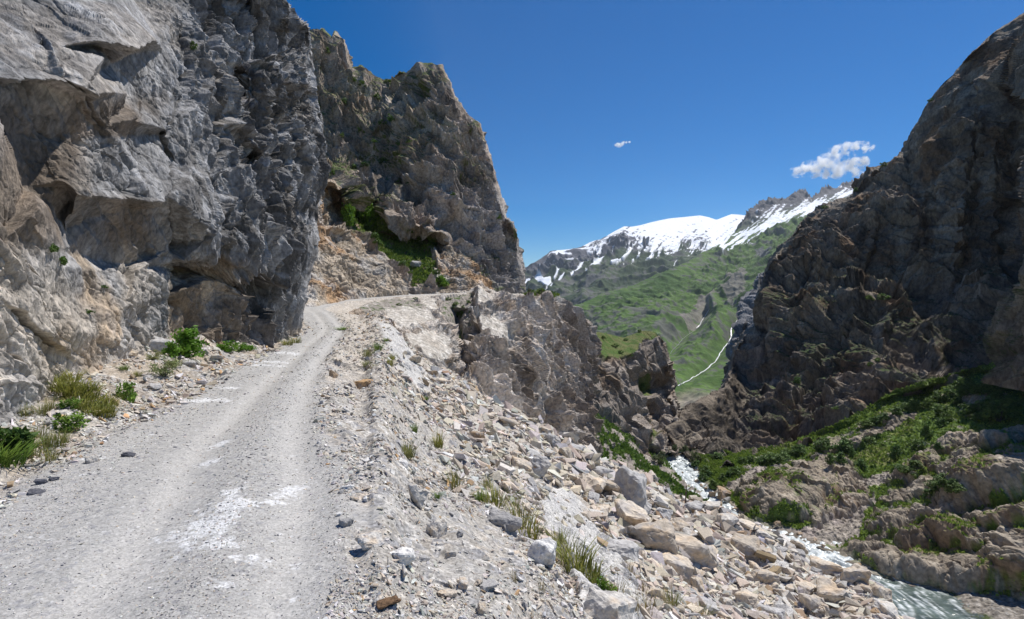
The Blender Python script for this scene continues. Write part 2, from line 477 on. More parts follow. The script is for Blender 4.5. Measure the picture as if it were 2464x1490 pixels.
# ================================================================== cliff beyond the bend
MID_TOP = [(640, 60), (700, 60), (725, 71), (776, 71), (798, 91), (803, 78), (824, 96), (836, 140), (844, 164), (869, 161), (892, 182), (925, 194), (947, 192), (962, 174), (985, 174), (1005, 154), (1040, 156), (1061, 156), (1076, 189), (1094, 235), (1131, 278), (1152, 298), (1162, 333), (1174, 373), (1192, 444), (1207, 484), (1215, 522), (1230, 530), (1240, 552), (1243, 590), (1250, 646), (1260, 706)]
def build_mid_cliff():
    pts = [(640, 40, 122), (725, 60, 128), (800, 70, 130), (840, 160, 131), (900, 185, 134), (950, 190, 136), (1005, 150, 124), (1061, 150, 124), (1094, 235, 121), (1152, 298, 117), (1174, 373, 114), (1207, 484, 111), (1243, 590, 109), (1260, 706, 108), (1262, 760, 107),
           (720, 200, 122), (800, 250, 122), (860, 260, 124), (935, 260, 126), (935, 330, 118), (970, 300, 115), (1050, 250, 117), (1100, 330, 113),
           (760, 380, 114), (830, 380, 115), (860, 395, 116), (900, 390, 117), (950, 430, 113), (850, 440, 108), (960, 460, 107), (880, 400, 116),
           (1000, 420, 107), (1100, 450, 106), (1170, 480, 107), (1050, 520, 103), (1130, 580, 101), (1200, 600, 104),
           (820, 470, 101), (870, 478, 98), (940, 480, 96.5), (1000, 540, 96), (1060, 565, 96.5), (850, 492, 103), (900, 506, 103.5), (1000, 578, 105), (1055, 590, 103),
           # green slope
           (846, 505, 101), (830, 520, 99), (900, 560, 98), (960, 620, 94), (1000, 660, 90), (1040, 620, 97), (1050, 690, 88.5), (880, 570, 95), (930, 620, 90.5),
           # pale rubble bank
           (640, 440, 78), (780, 440, 82), (815, 455, 84), (828, 480, 84), (830, 545, 83), (770, 550, 79), (760, 450, 79), (845, 560, 87), (760, 640, 74), (850, 640, 80), (900, 640, 84), (960, 680, 84), (985, 695, 84.5),
           (640, 735, 63), (760, 735, 66), (780, 730, 68), (843, 717, 75), (900, 708, 79), (980, 702, 83.5), (1050, 704, 87), (1130, 704, 91.5), (1200, 706, 98), (1250, 708, 104),
           (1045, 600, 98), (1090, 585, 98.5), (1140, 640, 97.5), (1180, 690, 97), (1060, 640, 93), (1110, 660, 93),
           (640, 800, 60), (760, 800, 63), (900, 800, 75), (1050, 800, 84), (1260, 800, 104), (640, 300, 118)]
    hi = [(640, 775), (760, 760), (843, 742), (980, 724), (1130, 722), (1262, 724)]
    r = patch(pts, 'col', MID_TOP, hi, (560, 620), (640, 1261), wrap=(36, 40, .35), smooth=2)
    P, N, dx, dy = r.P, r.N, r.dx, r.dy
    q = P.astype(F4)
    st = rot('Y', -25) @ np.diag([1, .9, .7]).astype(F4)
    n0 = fbm(q / F4(9), 4, 70); n1 = fbm(q / F4(3), 4, 71)
    jit = 22 * fbm(q / F4(4), 3, 72)
    # ground cover zones
    green_poly = [(828, 488), (846, 500), (862, 520), (905, 512), (960, 548), (1005, 580), (1060, 578), (1052, 592), (1036, 600), (1044, 640), (1052, 694), (1000, 694), (985, 668), (950, 640), (915, 615), (890, 590), (862, 562), (840, 545)]
    gx, gy = dx + jit * .5, dy + jit * .5
    green = inside(green_poly, gx, gy)
    bank = (inside([(600, 430), (800, 430), (826, 455), (832, 545), (862, 570), (890, 598), (945, 650), (985, 690), (985, 760), (600, 790)], gx, gy)
            | inside([(1040, 600), (1075, 585), (1120, 610), (1150, 650), (1185, 690), (1200, 712), (1045, 712), (1048, 650)], gx, gy))
    rockm = 1 - blur((green * 1.0).reshape(r.n), 3).ravel()
    bm = blur((bank * 1.0).reshape(r.n), 3).ravel()
    h, tone, cr = rockdisp(P, [(9, 3.6, .7), (3.6, 1.7, .3), (1.4, .7, .1), (.55, .26, 0)], st, .6)
    h2, tone2, cr2 = rockdisp(P, [(2.4, 1.1, .3), (.9, .55, .1), (.4, .25, 0)], rot('Y', 15), .4)
    rg = ridged(q @ np.diag([.16, .16, .07]).astype(F4), 5, 75) * F4(2.4) - F4(1.2)
    sm1, km1 = strata(P, (.55, .3, .75), 2.6, 5, .9); sm2, _ = strata(P, (.5, .3, .8), .9, 6, .9)
    H = (h * .8 + rg * .8 + sm1 * 1.2 + sm2 * .42) * (1 - bm) + (h2 * .9 + fbm(q / F4(6), 3, 76) * .9) * bm
    H = H * (0.12 + 0.88 * rockm) + (1 - rockm) * (fbm(q / F4(2.2), 4, 77) * .5)
    edge = sstep(0, 25, 730 - dy)
    topf = sstep(0, 60, dy - interp_line(MID_TOP, dx))
    P2 = P + N * (H * (0.35 + .65 * edge) * (.25 + .75 * topf))[:, None]
    c = np.ones((len(P), 3), F4) * np.array([.38, .31, .25], F4)
    c = mixc(c, (.48, .42, .36), np.clip(n1 * 1.3, 0, .8))
    c = mixc(c, (.27, .19, .125), np.clip(n0 * 1.6 - .1, 0, .7))
    c = mixc(c, (.36, .35, .345), sstep(1040, 1130, dx + jit) * sstep(380, 520, dy) * .55)
    c = mixc(c, (.10, .085, .075), np.clip(fbm(q * np.array([.5, .5, .06], F4), 4, 78) * 1.8 - .4, 0, .6))
    c = vstack_tone(c, tone + (km1 - .5) * 1.4, .3)
    cb = np.ones((len(P), 3), F4) * np.array([.42, .35, .27], F4)
    cb = mixc(cb, (.40, .24, .12), np.clip(n0 * 2.2 - .2 + .25 * sstep(1040, 1060, dx), 0, .75))
    cb = mixc(cb, (.52, .49, .45), np.clip(n1 * 1.5 + .6 * sstep(690, 640, dy) * 0 + .5 * sstep(640, 720, dy) * sstep(860, 780, dx), 0, .8))
    cb = vstack_tone(cb, tone2, .35)
    c = c + (cb - c) * bm[:, None]
    dirt = np.ones((len(P), 3), F4) * np.array([.22, .17, .12], F4)
    gcol = mixc(dirt, (.08, .125, .028), np.clip(fbm(q / F4(1.6), 4, 79) * 2.2 + .62, 0, 1))
    c = c + (gcol - c) * (1 - rockm)[:, None]
    # grass on the cliff's ledges
    NN = grid_normals(P2, r.n); up = np.abs(NN[:, 2])
    led = sstep(.42, .7, up) * sstep(-.05, .25, n0 + .12 + .42 * (inside([(700, 160), (960, 180), (960, 470), (850, 470), (760, 420)], dx, dy))) * (1 - bm) * rockm
    c = mixc(c, (.09, .125, .035), np.clip(led, 0, .9))
    return mesh_from('mid_cliff', P2, grid_faces(*r.n), np.clip(c, .02, .75)), r, P2, green

# ================================================================== rock wall under the far road
LOW_TOP = [(840, 752), (880, 731), (920, 722), (980, 713), (1060, 708), (1130, 702), (1150, 692), (1175, 697), (1200, 709), (1260, 714), (1300, 708), (1318, 709), (1340, 713), (1361, 733), (1381, 744), (1401, 768), (1417, 777), (1423, 797), (1428, 830)]
def build_low_cliff():
    pts = [(800, 760, 56), (880, 731, 66), (920, 722, 74), (980, 713, 81), (1060, 708, 87), (1130, 702, 89), (1150, 690, 86), (1200, 709, 94), (1260, 714, 101), (1318, 709, 112), (1340, 713, 116), (1381, 744, 119), (1401, 768, 121), (1428, 800, 126), (1450, 830, 134),
           (890, 760, 57), (930, 742, 66), (1000, 740, 70), (1030, 738, 72), (940, 770, 60), (1055, 770, 66), (945, 784, 60.5), (1052, 790, 66.5), (955, 792, 58), (1040, 798, 63), (980, 818, 54), (1085, 815, 63), (1000, 850, 50), (1090, 850, 60), (1075, 880, 56),
           (1080, 740, 80), (1100, 760, 82), (1105, 800, 79), (1110, 850, 75), (1120, 900, 68),
           (1130, 740, 80), (1150, 760, 75), (1135, 800, 73), (1160, 790, 71), (1215, 800, 76), (1225, 830, 76), (1130, 860, 66), (1160, 850, 67), (1140, 920, 60), (1175, 930, 63),
           (1250, 760, 90), (1260, 850, 80), (1240, 960, 68), (1300, 800, 97), (1320, 900, 90), (1310, 1000, 76), (1360, 800, 110), (1380, 900, 104), (1390, 1000, 92), (1380, 1080, 84), (1425, 900, 118), (1425, 1000, 110), (1424, 1090, 103), (1450, 900, 130), (1450, 1100, 112),
           (840, 800, 48), (900, 900, 40), (1000, 1000, 42), (1150, 1100, 52), (1250, 1150, 62), (1350, 1180, 76), (1440, 1180, 95)]
    hi = [(840, 830), (900, 860), (1000, 940), (1100, 1000), (1250, 1090), (1350, 1140), (1428, 1150)]
    r = patch(pts, 'col', LOW_TOP, hi, (330, 560), (840, 1427), wrap=(40, 6, .25), smooth=5)
    P, N, dx, dy = r.P, r.N, r.dx, r.dy
    q = P.astype(F4)
    st = rot('Y', -24) @ np.diag([1 / .6, 1 / .8, 1 / 3.0]).astype(F4)
    h, tone, cr = rockdisp(P, [(3.4, 2.3, .8), (1.4, 1.0, .3), (.6, .45, .1), (.26, .2, 0)], st, .6)
    rg = ridged((q @ st) * F4(.22), 5, 85) * F4(2.6) - F4(1.3)
    n0 = fbm(q / F4(7), 4, 80); n1 = fbm(q / F4(2.2), 4, 81)
    jit = 14 * fbm(q / F4(2.5), 3, 82)
    gx, gy = dx + jit, dy + jit
    slab = (inside([(925, 742), (1000, 736), (1040, 752), (1060, 775), (1052, 782), (980, 784), (940, 772)], gx, gy)
            | inside([(975, 812), (1035, 800), (1090, 815), (1088, 860), (1070, 878), (1020, 850)], gx, gy)
            | inside([(1010, 715), (1040, 712), (1062, 745), (1045, 752), (1015, 735)], gx, gy)
            | inside([(1142, 700), (1160, 694), (1195, 715), (1180, 735), (1150, 730)], gx, gy)
            | inside([(1155, 762), (1185, 752), (1225, 800), (1218, 828), (1195, 832), (1180, 802), (1158, 795)], gx, gy))
    sm = blur((slab * 1.0).reshape(r.n), 3).ravel()
    scr = inside([(860, 742), (900, 728), (1010, 714), (1025, 738), (930, 742), (905, 760)], gx, gy) | inside([(1060, 712), (1135, 706), (1140, 770), (1120, 860), (1095, 800), (1070, 760)], gx, gy)
    sc = blur((scr * 1.0).reshape(r.n), 3).ravel()
    far = sstep(900, 1180, dx) * .55 + .45
    topfade = sstep(0, 16, dy - interp_line(LOW_TOP, dx))
    sl1, kl1 = strata(P, (.85, .2, .48), 1.9, 7, .9, 5); sl2, kl2 = strata(P, (.85, .2, .5), .6, 8, .9)
    h = h * (1 - .6 * np.exp(-((dx - 1140) / 26) ** 2) * sstep(800, 730, dy))
    H = (h * .75 + rg * .7 * sstep(1080, 1160, dx) + sl1 * 1.15 + sl2 * .4) * far * (1 - .85 * sm) * (1 - .8 * sc) * (.25 + .75 * topfade)
    P2 = P + N * H[:, None]
    c = np.ones((len(P), 3), F4) * np.array([.55, .48, .41], F4)
    c = mixc(c, (.58, .55, .51), np.clip(n1 * 1.6 + .05, 0, .85))
    c = mixc(c, (.26, .205, .155), np.clip(fbm(q @ np.diag([.35, .35, .1]).astype(F4), 4, 84) * 2 - .3, 0, .7))
    c = mixc(c, (.25, .18, .12), np.clip(n0 * 1.8 - .25, 0, .6))
    c = vstack_tone(c, tone * .8 + (kl1 - .5) * 1.3 + (kl2 - .5) * .9, .36)
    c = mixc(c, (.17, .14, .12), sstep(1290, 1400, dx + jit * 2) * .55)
    crk, _ = strata(P, (.3, .5, .8), .8, 15, 1.0)
    c = mixc(c, (.66, .62, .56), sm * np.clip(1.0 + n1 * .9, .4, 1))
    c = mixc(c, (.36, .32, .27), sm * np.clip(.5 + crk * .5 + fbm(q / F4(.6), 4, 87), 0, .7))
    c = mixc(c, (.30, .27, .235), sc * .9)
    c = mixc(c, (.07, .11, .03), np.clip(fbm(q / F4(1.1), 4, 86) * 3 - .75, 0, 1) * np.clip(sc + .25 * (1 - topfade), 0, 1))
    r.gr = gr = inside([(1255, 690), (1320, 690), (1365, 716), (1330, 716), (1262, 716)], gx, dy)
    c = mixc(c, (.075, .13, .03), gr * .85)
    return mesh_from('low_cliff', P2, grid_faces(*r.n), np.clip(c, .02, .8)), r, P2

# ================================================================== columns and headland past it
HEAD_TOP = [(1370, 786), (1400, 792), (1430, 797), (1460, 803), (1500, 812), (1514, 807), (1546, 796), (1577, 798), (1591, 820), (1599, 845), (1607, 880), (1611, 925), (1620, 955), (1627, 982), (1632, 1063)]
def build_headland():
    pts = [(1370, 786, 150), (1430, 797, 162), (1460, 803, 170), (1500, 812, 176), (1546, 796, 180), (1577, 798, 180), (1599, 845, 180), (1611, 925, 182), (1632, 1063, 158),
           (1430, 850, 140), (1480, 870, 146), (1460, 830, 160), (1520, 850, 158), (1560, 850, 166), (1590, 900, 170), (1540, 880, 158), (1500, 900, 146), (1470, 930, 134),
           (1420, 920, 132), (1440, 1000, 126), (1490, 1000, 132), (1480, 1060, 128), (1520, 960, 146), (1530, 1040, 140), (1552, 940, 168), (1556, 1000, 166), (1575, 960, 164), (1600, 1000, 166), (1615, 1060, 157), (1556, 1085, 147), (1590, 1085, 147), (1370, 1000, 125), (1370, 1140, 118), (1480, 1140, 122), (1560, 1140, 148), (1632, 1120, 134)]
    hi = [(1370, 1060), (1430, 1060), (1500, 1090), (1560, 1115), (1632, 1100)]
    r = patch(pts, 'col', HEAD_TOP, hi, (330, 330), (1370, 1632), wrap=(30, 14, .3), smooth=2)
    P, N, dx, dy = r.P, r.N, r.dx, r.dy
    q = P.astype(F4)
    st = rot('Y', -10) @ np.diag([1, 1, .5]).astype(F4)
    h, tone, cr = rockdisp(P, [(9, 5.5, 1.2), (3.6, 2.2, .5), (1.5, .9, .15)], st, 1.0)
    n0 = fbm(q / F4(9), 4, 90); n1 = fbm(q / F4(3), 4, 91)
    gx, gy = dx + 10 * n1, dy + 10 * n0
    g = inside([(1415, 780), (1600, 780), (1582, 815), (1545, 815), (1535, 840), (1500, 850), (1490, 868), (1460, 858), (1440, 840)], gx, gy)
    g = g | inside([(1535, 905), (1562, 900), (1565, 945), (1545, 960), (1530, 935)], gx, gy) | inside([(1562, 1020), (1580, 1040), (1570, 1065), (1555, 1050)], gx, gy)
    gm = blur((g * 1.0).reshape(r.n), 2).ravel()
    top = sstep(0, 14, dy - interp_line(HEAD_TOP, dx))
    sl1, _ = strata(P, (.9, .2, .35), 3.5, 9, .9, 5)
    H = (h * .75 + sl1 * 1.8) * (1 - .85 * gm) * (.3 + .7 * top)
    P2 = P + N * H[:, None]
    c = np.ones((len(P), 3), F4) * np.array([.27, .23, .195], F4)
    c = mixc(c, (.38, .34, .30), np.clip(n1 * 1.5, 0, .8))
    c = mixc(c, (.20, .14, .09), np.clip(n0 * 1.8 - .1, 0, .6))
    c = vstack_tone(c, tone, .3)
    gc = mixc(np.ones((len(P), 3), F4) * np.array([.125, .135, .05], F4), (.075, .12, .028), np.clip(n1 * 2 + .6, 0, 1))
    c = c + (gc - c) * gm[:, None]
    return mesh_from('headland', P2, grid_faces(*r.n), np.clip(c, .02, .7)), r, P2

# ================================================================== green scree slope down to the river
def build_green_scree():
    pts = [(1360, 985, 104), (1420, 994, 113), (1480, 1028, 129), (1556, 1085, 147), (1596, 1108, 139.5), (1622, 1142, 129), (1652, 1166, 122), (1690, 1197, 114), (1726, 1220, 109), (1500, 1200, 96), (1650, 1300, 93), (1380, 1150, 88), (1520, 1090, 124), (1600, 1150, 118), (1800, 1280, 98), (1720, 1330, 90)]
    r = patch(pts, 'col', [(1370, 985), (1420, 994), (1480, 1028), (1556, 1085), (1596, 1108), (1622, 1142), (1652, 1166), (1726, 1222), (1800, 1285)], [(1370, 1120), (1500, 1210), (1650, 1300), (1800, 1330)], (200, 330), (1372, 1798), wrap=(10, 6, .05), smooth=6)
    P, N, dx, dy = r.P, r.N, r.dx, r.dy
    q = P.astype(F4)
    P2 = P + N * (fbm(q / F4(5), 5, 95) * .8 + np.clip(fbm(q / F4(1.3), 3, 96), 0, 1) * .7)[:, None]
    n1 = fbm(q / F4(1.8), 4, 97)
    # streaks of bare scree follow the fall line (down to the right)
    off = (dy - (994 + (dx - 1420) * .74))
    band = np.exp(-((off - 6) / 9) ** 2) * sstep(1430, 1480, dx) + np.exp(-((off - 62) / 20) ** 2) * sstep(1700, 1600, dx) * .9 + np.exp(-((off - 118) / 12) ** 2)
    g = np.clip(.85 - band + n1 * 1.1, 0, 1)
    c = np.ones((len(P), 3), F4) * np.array([.34, .30, .265], F4) * (1 + .5 * n1)[:, None]
    gc = lerp3(np.array([[.045, .085, .018]], F4), np.array([[.085, .14, .03]], F4), np.clip(n1 + .5, 0, 1))
    c = c + (gc - c) * sstep(.25, .6, g)[:, None]
    return mesh_from('green_scree', P2, grid_faces(*r.n), np.clip(c, .02, .7)), r, P2

# ================================================================== big shaded cliff on the right
RIGHT_TOP = [(1600, 1030), (1628, 1012), (1647, 986), (1685, 968), (1718, 962), (1742, 939), (1765, 886), (1781, 830), (1793, 806), (1825, 789), (1834, 745), (1840, 700), (1845, 656), (1865, 621), (1900, 586), (1930, 546), (1960, 516), (2005, 493), (2040, 480), (2065, 455), (2080, 425), (2095, 408), (2125, 400), (2160, 383), (2185, 365), (2205, 320), (2220, 295), (2240, 245), (2263, 215), (2300, 175), (2346, 125), (2401, 75), (2464, 33), (2560, -40), (2700, -140), (2950, -330)]
def build_right_cliff():
    pts = [(1600, 1030, 158), (1647, 986, 166), (1718, 962, 180), (1765, 886, 222), (1793, 806, 226), (1825, 789, 224), (1840, 700, 220), (1845, 656, 226), (1900, 586, 236), (1960, 516, 246), (2065, 455, 252), (2125, 400, 252), (2185, 365, 246), (2240, 245, 244), (2300, 175, 240), (2401, 75, 234), (2464, 33, 230), (2700, -140, 222), (2950, -330, 214),
           (1640, 1060, 150), (1700, 1030, 156), (1690, 1110, 138), (1760, 1020, 166), (1760, 1112, 136), (1800, 900, 204), (1860, 800, 206), (1880, 900, 192), (1850, 1000, 166), (1830, 1090, 142),
           (1900, 700, 214), (1980, 600, 222), (2000, 700, 212), (2060, 600, 216), (2100, 500, 224), (2150, 440, 232), (2200, 500, 218), (2260, 350, 224), (2330, 250, 222), (2400, 200, 218), (2464, 300, 208), (2350, 450, 206), (2464, 520, 198), (2250, 620, 204), (2400, 640, 196),
           # leaning lower buttress with its bright ledge, and the recess behind it
           (1960, 820, 190), (2000, 760, 190), (2060, 716, 190), (2150, 700, 188), (2180, 715, 186), (2000, 740, 200), (2060, 698, 204), (2150, 684, 204), (2200, 700, 202), (2300, 690, 194), (2464, 690, 182),
           (1950, 900, 182), (2050, 830, 178), (2130, 780, 178), (2100, 900, 168), (2200, 850, 170), (2000, 1000, 162), (1960, 1060, 154), (2150, 960, 156), (2080, 1000, 153),
           (2180, 800, 182), (2230, 780, 186), (2160, 890, 160), (2240, 870, 158), (2280, 890, 156), (2290, 925, 147), (2220, 925, 152), (2300, 880, 166), (2250, 830, 176), (2350, 850, 166), (2340, 910, 152),
           (2400, 800, 166), (2464, 730, 166), (2464, 800, 156), (2464, 890, 141), (2380, 905, 148), (2500, 300, 200), (2500, 500, 186), (2500, 700, 150), (2555, -40, 150), (2560, 300, 118), (2560, 500, 108), (2560, 700, 100), (2560, 900, 95), (2560, 1050, 90), (2700, 300, 108), (2700, 700, 96), (2700, 900, 88), (2700, 1100, 84), (2950, 300, 110), (2950, 900, 82), (2950, 1200, 76), (2500, 1020, 112), (2464, 1000, 128), (2200, 1050, 142), (1900, 1150, 124), (1700, 1180, 117)]
    hi = [(1600, 1090), (1700, 1135), (1780, 1135), (1900, 1110), (2000, 1085), (2100, 1030), (2290, 970), (2464, 940), (2700, 980), (2950, 1100)]
    r = patch(pts, 'col', RIGHT_TOP, hi, (640, 660), (1602, 2940), wrap=(36, 30, .3), smooth=2)
    P, N, dx, dy = r.P, r.N, r.dx, r.dy
    q = P.astype(F4)
    st = rot('Y', 20) @ np.diag([1, 1, .62]).astype(F4)
    h, tone, cr = rockdisp(P, [(22, 8.0, 1.2), (9, 2.8, .7), (3.2, .85, .35), (1.2, .26, 0)], st, 1.0)
    n0 = fbm(q / F4(18), 4, 100); n1 = fbm(q / F4(5), 4, 101)
    rg = ridged(q * np.array([.05, .05, .022], F4), 5, 102) * F4(3.6) - F4(1.8)
    jr, jrm = joints([[(1960, 830), (1935, 960), (1900, 1080)], [(2060, 720), (2000, 800), (1990, 900), (1960, 1040)], [(2110, 560), (2080, 690)], [(2250, 470), (2200, 620), (2172, 690)], [(2350, 330), (2330, 520), (2300, 640)], [(1950, 640), (1930, 800), (1890, 900)], [(2420, 250), (2400, 420), (2410, 600)]], dx, dy, (22 * n1, 22 * n1), 4.5, 3.2, 1.6)
    smooth_hi = sstep(420, 250, dy + 60 * n0) * sstep(2150, 2260, dx)
    top = sstep(0, 30, dy - interp_line(RIGHT_TOP, dx))
    sr1, kr1 = strata(P, (.75, .45, .35), 6.0, 10, .9, 5); sr2, kr2 = strata(P, (.7, .5, .4), 1.9, 11, .9)
    H = (h * .75 + rg + fbm(q / F4(24), 3, 103) * 5 + sr1 * 3.2 + sr2 * 1.0 + jr) * (1 - .5 * smooth_hi) * (.4 + .6 * top) * (.6 + .4 * sstep(1640, 1760, dx))
    P2 = P + N * H[:, None]
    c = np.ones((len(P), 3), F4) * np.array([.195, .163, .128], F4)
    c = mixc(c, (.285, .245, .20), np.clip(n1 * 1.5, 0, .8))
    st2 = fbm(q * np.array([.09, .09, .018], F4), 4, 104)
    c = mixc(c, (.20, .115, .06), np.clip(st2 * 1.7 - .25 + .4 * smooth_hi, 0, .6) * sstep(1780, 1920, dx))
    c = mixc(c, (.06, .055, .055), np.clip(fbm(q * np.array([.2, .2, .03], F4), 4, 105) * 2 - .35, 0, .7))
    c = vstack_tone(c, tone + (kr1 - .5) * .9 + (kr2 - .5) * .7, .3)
    NN = grid_normals(P2, r.n)
    led = sstep(1770, 1830, dx) * sstep(.6, .82, np.abs(NN[:, 2])) * sstep(.05, .35, n0 + .12 + .2 * (dy > 650)) * sstep(560, 700, dy)
    c = mixc(c, (.05, .085, .025), np.clip(led, 0, .85))
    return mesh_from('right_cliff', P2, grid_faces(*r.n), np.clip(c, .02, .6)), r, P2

def build_far_wall():
    pts = [(1740, 960, 330), (1770, 830, 350), (1790, 720, 380), (1820, 660, 400), (1850, 640, 410), (1920, 560, 420), (1740, 1000, 320), (1800, 900, 330), (1920, 900, 330)]
    tp = [(1738, 965), (1760, 900), (1772, 830), (1786, 770), (1796, 720), (1815, 690), (1840, 655), (1880, 640), (1920, 640)]
    r = patch(pts, 'col', tp, [(1738, 1000), (1920, 960)], (170, 120), (1740, 1918), wrap=(16, 10, .2), smooth=3)
    q = r.P.astype(F4)
    h, tone, cr = rockdisp(r.P, [(22, 11, 2), (9, 4.5, .8), (4, 1.8, 0)], rot('Y', 15), 2)
    P2 = r.P + r.N * h[:, None]
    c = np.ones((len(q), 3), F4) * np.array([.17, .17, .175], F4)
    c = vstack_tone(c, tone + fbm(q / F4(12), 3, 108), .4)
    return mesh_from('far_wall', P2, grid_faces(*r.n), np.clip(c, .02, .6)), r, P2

# ================================================================== bank across the river
BANK_ROCKS = [  # centre, half sizes, tilt of the long axis, height
    ((1930, 1180), (150, 62), -14, 6.0), ((2010, 1205), (90, 46), -10, 3.5), ((1850, 1205), (70, 44), -25, 3.5), ((1945, 1130), (75, 24), -18, 3.0),
    ((2030, 1075), (70, 17), -14, 2.6), ((2120, 1030), (60, 16), -14, 2.2), ((2170, 1003), (38, 14), -8, 2.4), ((2370, 965), (55, 15), -12, 2.6),
    ((2200, 1135), (68, 26), -22, 3.4), ((2260, 1090), (80, 15), -24, 2.6), ((2330, 1075), (60, 13), -22, 2.2), ((2420, 1060), (70, 18), -18, 3.0),
    ((2390, 1160), (150, 54), -14, 7.5), ((2300, 1120), (70, 16), -26, 2.6), ((2190, 1180), (70, 15), -22, 2.2),
    ((2150, 1265), (58, 34), -10, 5.0), ((2240, 1240), (60, 30), -12, 4.2), ((2300, 1210), (58, 28), -8, 3.4), ((2230, 1300), (70, 34), -8, 4.6), ((2310, 1300), (80, 44), 12, 5.0),
    ((2075, 1320), (52, 22), -6, 3.6), ((2130, 1350), (64, 28), 8, 4.4), ((2230, 1370), (90, 34), 6, 5.0), ((2340, 1385), (100, 44), 8, 5.5), ((2440, 1360), (90, 70), 0, 6.5), ((2420, 1260), (90, 40), -4, 5.5)]
def build_bank():
    pts = [(1596, 1092, 146.5), (1663, 1084, 148.5), (1692, 1162, 123.4), (1764, 1222, 108.7), (1800, 1264, 100.5), (1905, 1279, 97.6), (2010, 1326, 90.2), (2100, 1383, 82.5), (2210, 1413, 79), (2330, 1437, 76.4), (2464, 1457, 74.2), (2700, 1490, 71), (2950, 1520, 68.5),
           (1690, 1090, 142), (1760, 1105, 137), (1720, 1140, 127), (1800, 1150, 121), (1780, 1190, 113), (1850, 1150, 119), (1850, 1230, 103.5), (1900, 1085, 139), (2000, 1045, 145), (2080, 1005, 145), (2150, 960, 148), (2290, 920, 147), (2340, 900, 146), (2464, 875, 142), (2700, 880, 120), (2950, 980, 92),
           (1960, 1110, 128), (2060, 1100, 126), (2000, 1180, 114), (1950, 1250, 99.5), (2020, 1270, 98), (2100, 1180, 109), (2150, 1100, 119), (2250, 1020, 126), (2380, 950, 130), (2464, 950, 124), (2464, 1040, 109), (2350, 1060, 111), (2250, 1120, 107), (2100, 1260, 97), (2180, 1210, 100), (2280, 1180, 98), (2200, 1300, 90.5), (2300, 1270, 89), (2464, 1120, 94), (2464, 1200, 87), (2464, 1300, 80), (2350, 1370, 81), (2120, 1340, 87), (2050, 1320, 90), (2700, 1100, 90), (2700, 1300, 76), (2950, 1200, 78), (2950, 1400, 70)]
    lo = [(1590, 1084), (1663, 1076), (1700, 1078), (1760, 1090), (1850, 1080), (1900, 1065), (2000, 1025), (2080, 985), (2150, 940), (2290, 900), (2464, 855), (2700, 860), (2950, 960)]
    hi = [(1590, 1100), (1663, 1092), (1692, 1166), (1764, 1228), (1800, 1272), (1905, 1290), (2010, 1336), (2100, 1395), (2210, 1424), (2330, 1448), (2464, 1468), (2700, 1500), (2950, 1530)]
    r = patch(pts, 'col', lo, hi, (520, 860), (1594, 2900), smooth=4)
    P, N, dx, dy = r.P, r.N, r.dx, r.dy
    q = P.astype(F4)
    n0 = fbm(q / F4(7), 4, 110); n1 = fbm(q / F4(2.2), 4, 111)
    rock = np.zeros(len(P)); rh = np.zeros(len(P))
    for (cx, cy), (a, b), ang, hh in BANK_ROCKS:
        ca, sa = math.cos(math.radians(ang)), math.sin(math.radians(ang))
        wx, wy = dx + 26 * n1, dy + 16 * n0
        u = ((wx - cx) * ca + (wy - cy) * sa) / a; v = (-(wx - cx) * sa + (wy - cy) * ca) / b
        d = np.abs(u) ** 2.6 + np.abs(v) ** 2.6
        # steep toe on the valley side, gentle back running into the slope
        m = np.clip(1 - d, 0, 1) ** .55 * (0.55 + 0.45 * np.clip(v + .3, 0, 1))
        rh = np.maximum(rh, m * hh); rock = np.maximum(rock, sstep(0, .25, 1 - d + .5 * n1))
    rock = np.clip(rock, 0, 1)
    st = rot('Y', 18) @ np.diag([.8, 1, 1.4]).astype(F4)
    h, tone, cr = rockdisp(P, [(6.5, 3.2, .5), (2.6, 1.3, .35), (1.1, .45, .08), (.45, .14, 0)], st, .5)
    edge = sstep(4, 40, hi_dist(hi, dx, dy))
    r.edge = hi_dist(hi, dx, dy)
    sk1, _ = strata(P, (-.38, .1, .92), 1.6, 12, .9, 5); sk2, _ = strata(P, (-.38, .1, .92), .5, 13, .9)
    H = (rh * .75 + rock * (h * .6 + sk1 * .6 + sk2 * .15) + (1 - rock) * (fbm(q / F4(3), 4, 112) * .7 + np.clip(fbm(q / F4(.9), 3, 113), 0, 1) * .5)) * edge
    Nv = N * .9 + np.array([0, 0, .2]); Nv /= np.linalg.norm(Nv, axis=1)[:, None]
    P2 = P + Nv * H[:, None]
    c = np.ones((len(P), 3), F4) * np.array([.30, .252, .195], F4)
    c = mixc(c, (.37, .325, .26), np.clip(n1 * 1.4, 0, .8))
    c = mixc(c, (.22, .145, .09), np.clip(n0 * 1.7 - .1 + .35 * sstep(2300, 2400, dx) * sstep(1090, 1120, dy), 0, .7))
    c = vstack_tone(c, tone, .3)
    gc = lerp3(np.array([[.075, .13, .025]], F4), np.array([[.14, .20, .05]], F4), np.clip(n1 * 1.2 + .5, 0, 1))
    gc = mixc(gc, (.22, .20, .08), np.clip(n0 * 2 - .35, 0, .5))
    sc = np.ones((len(P), 3), F4) * np.array([.36, .31, .275], F4) * (1 + .45 * fbm(q / F4(.6), 3, 114))[:, None]
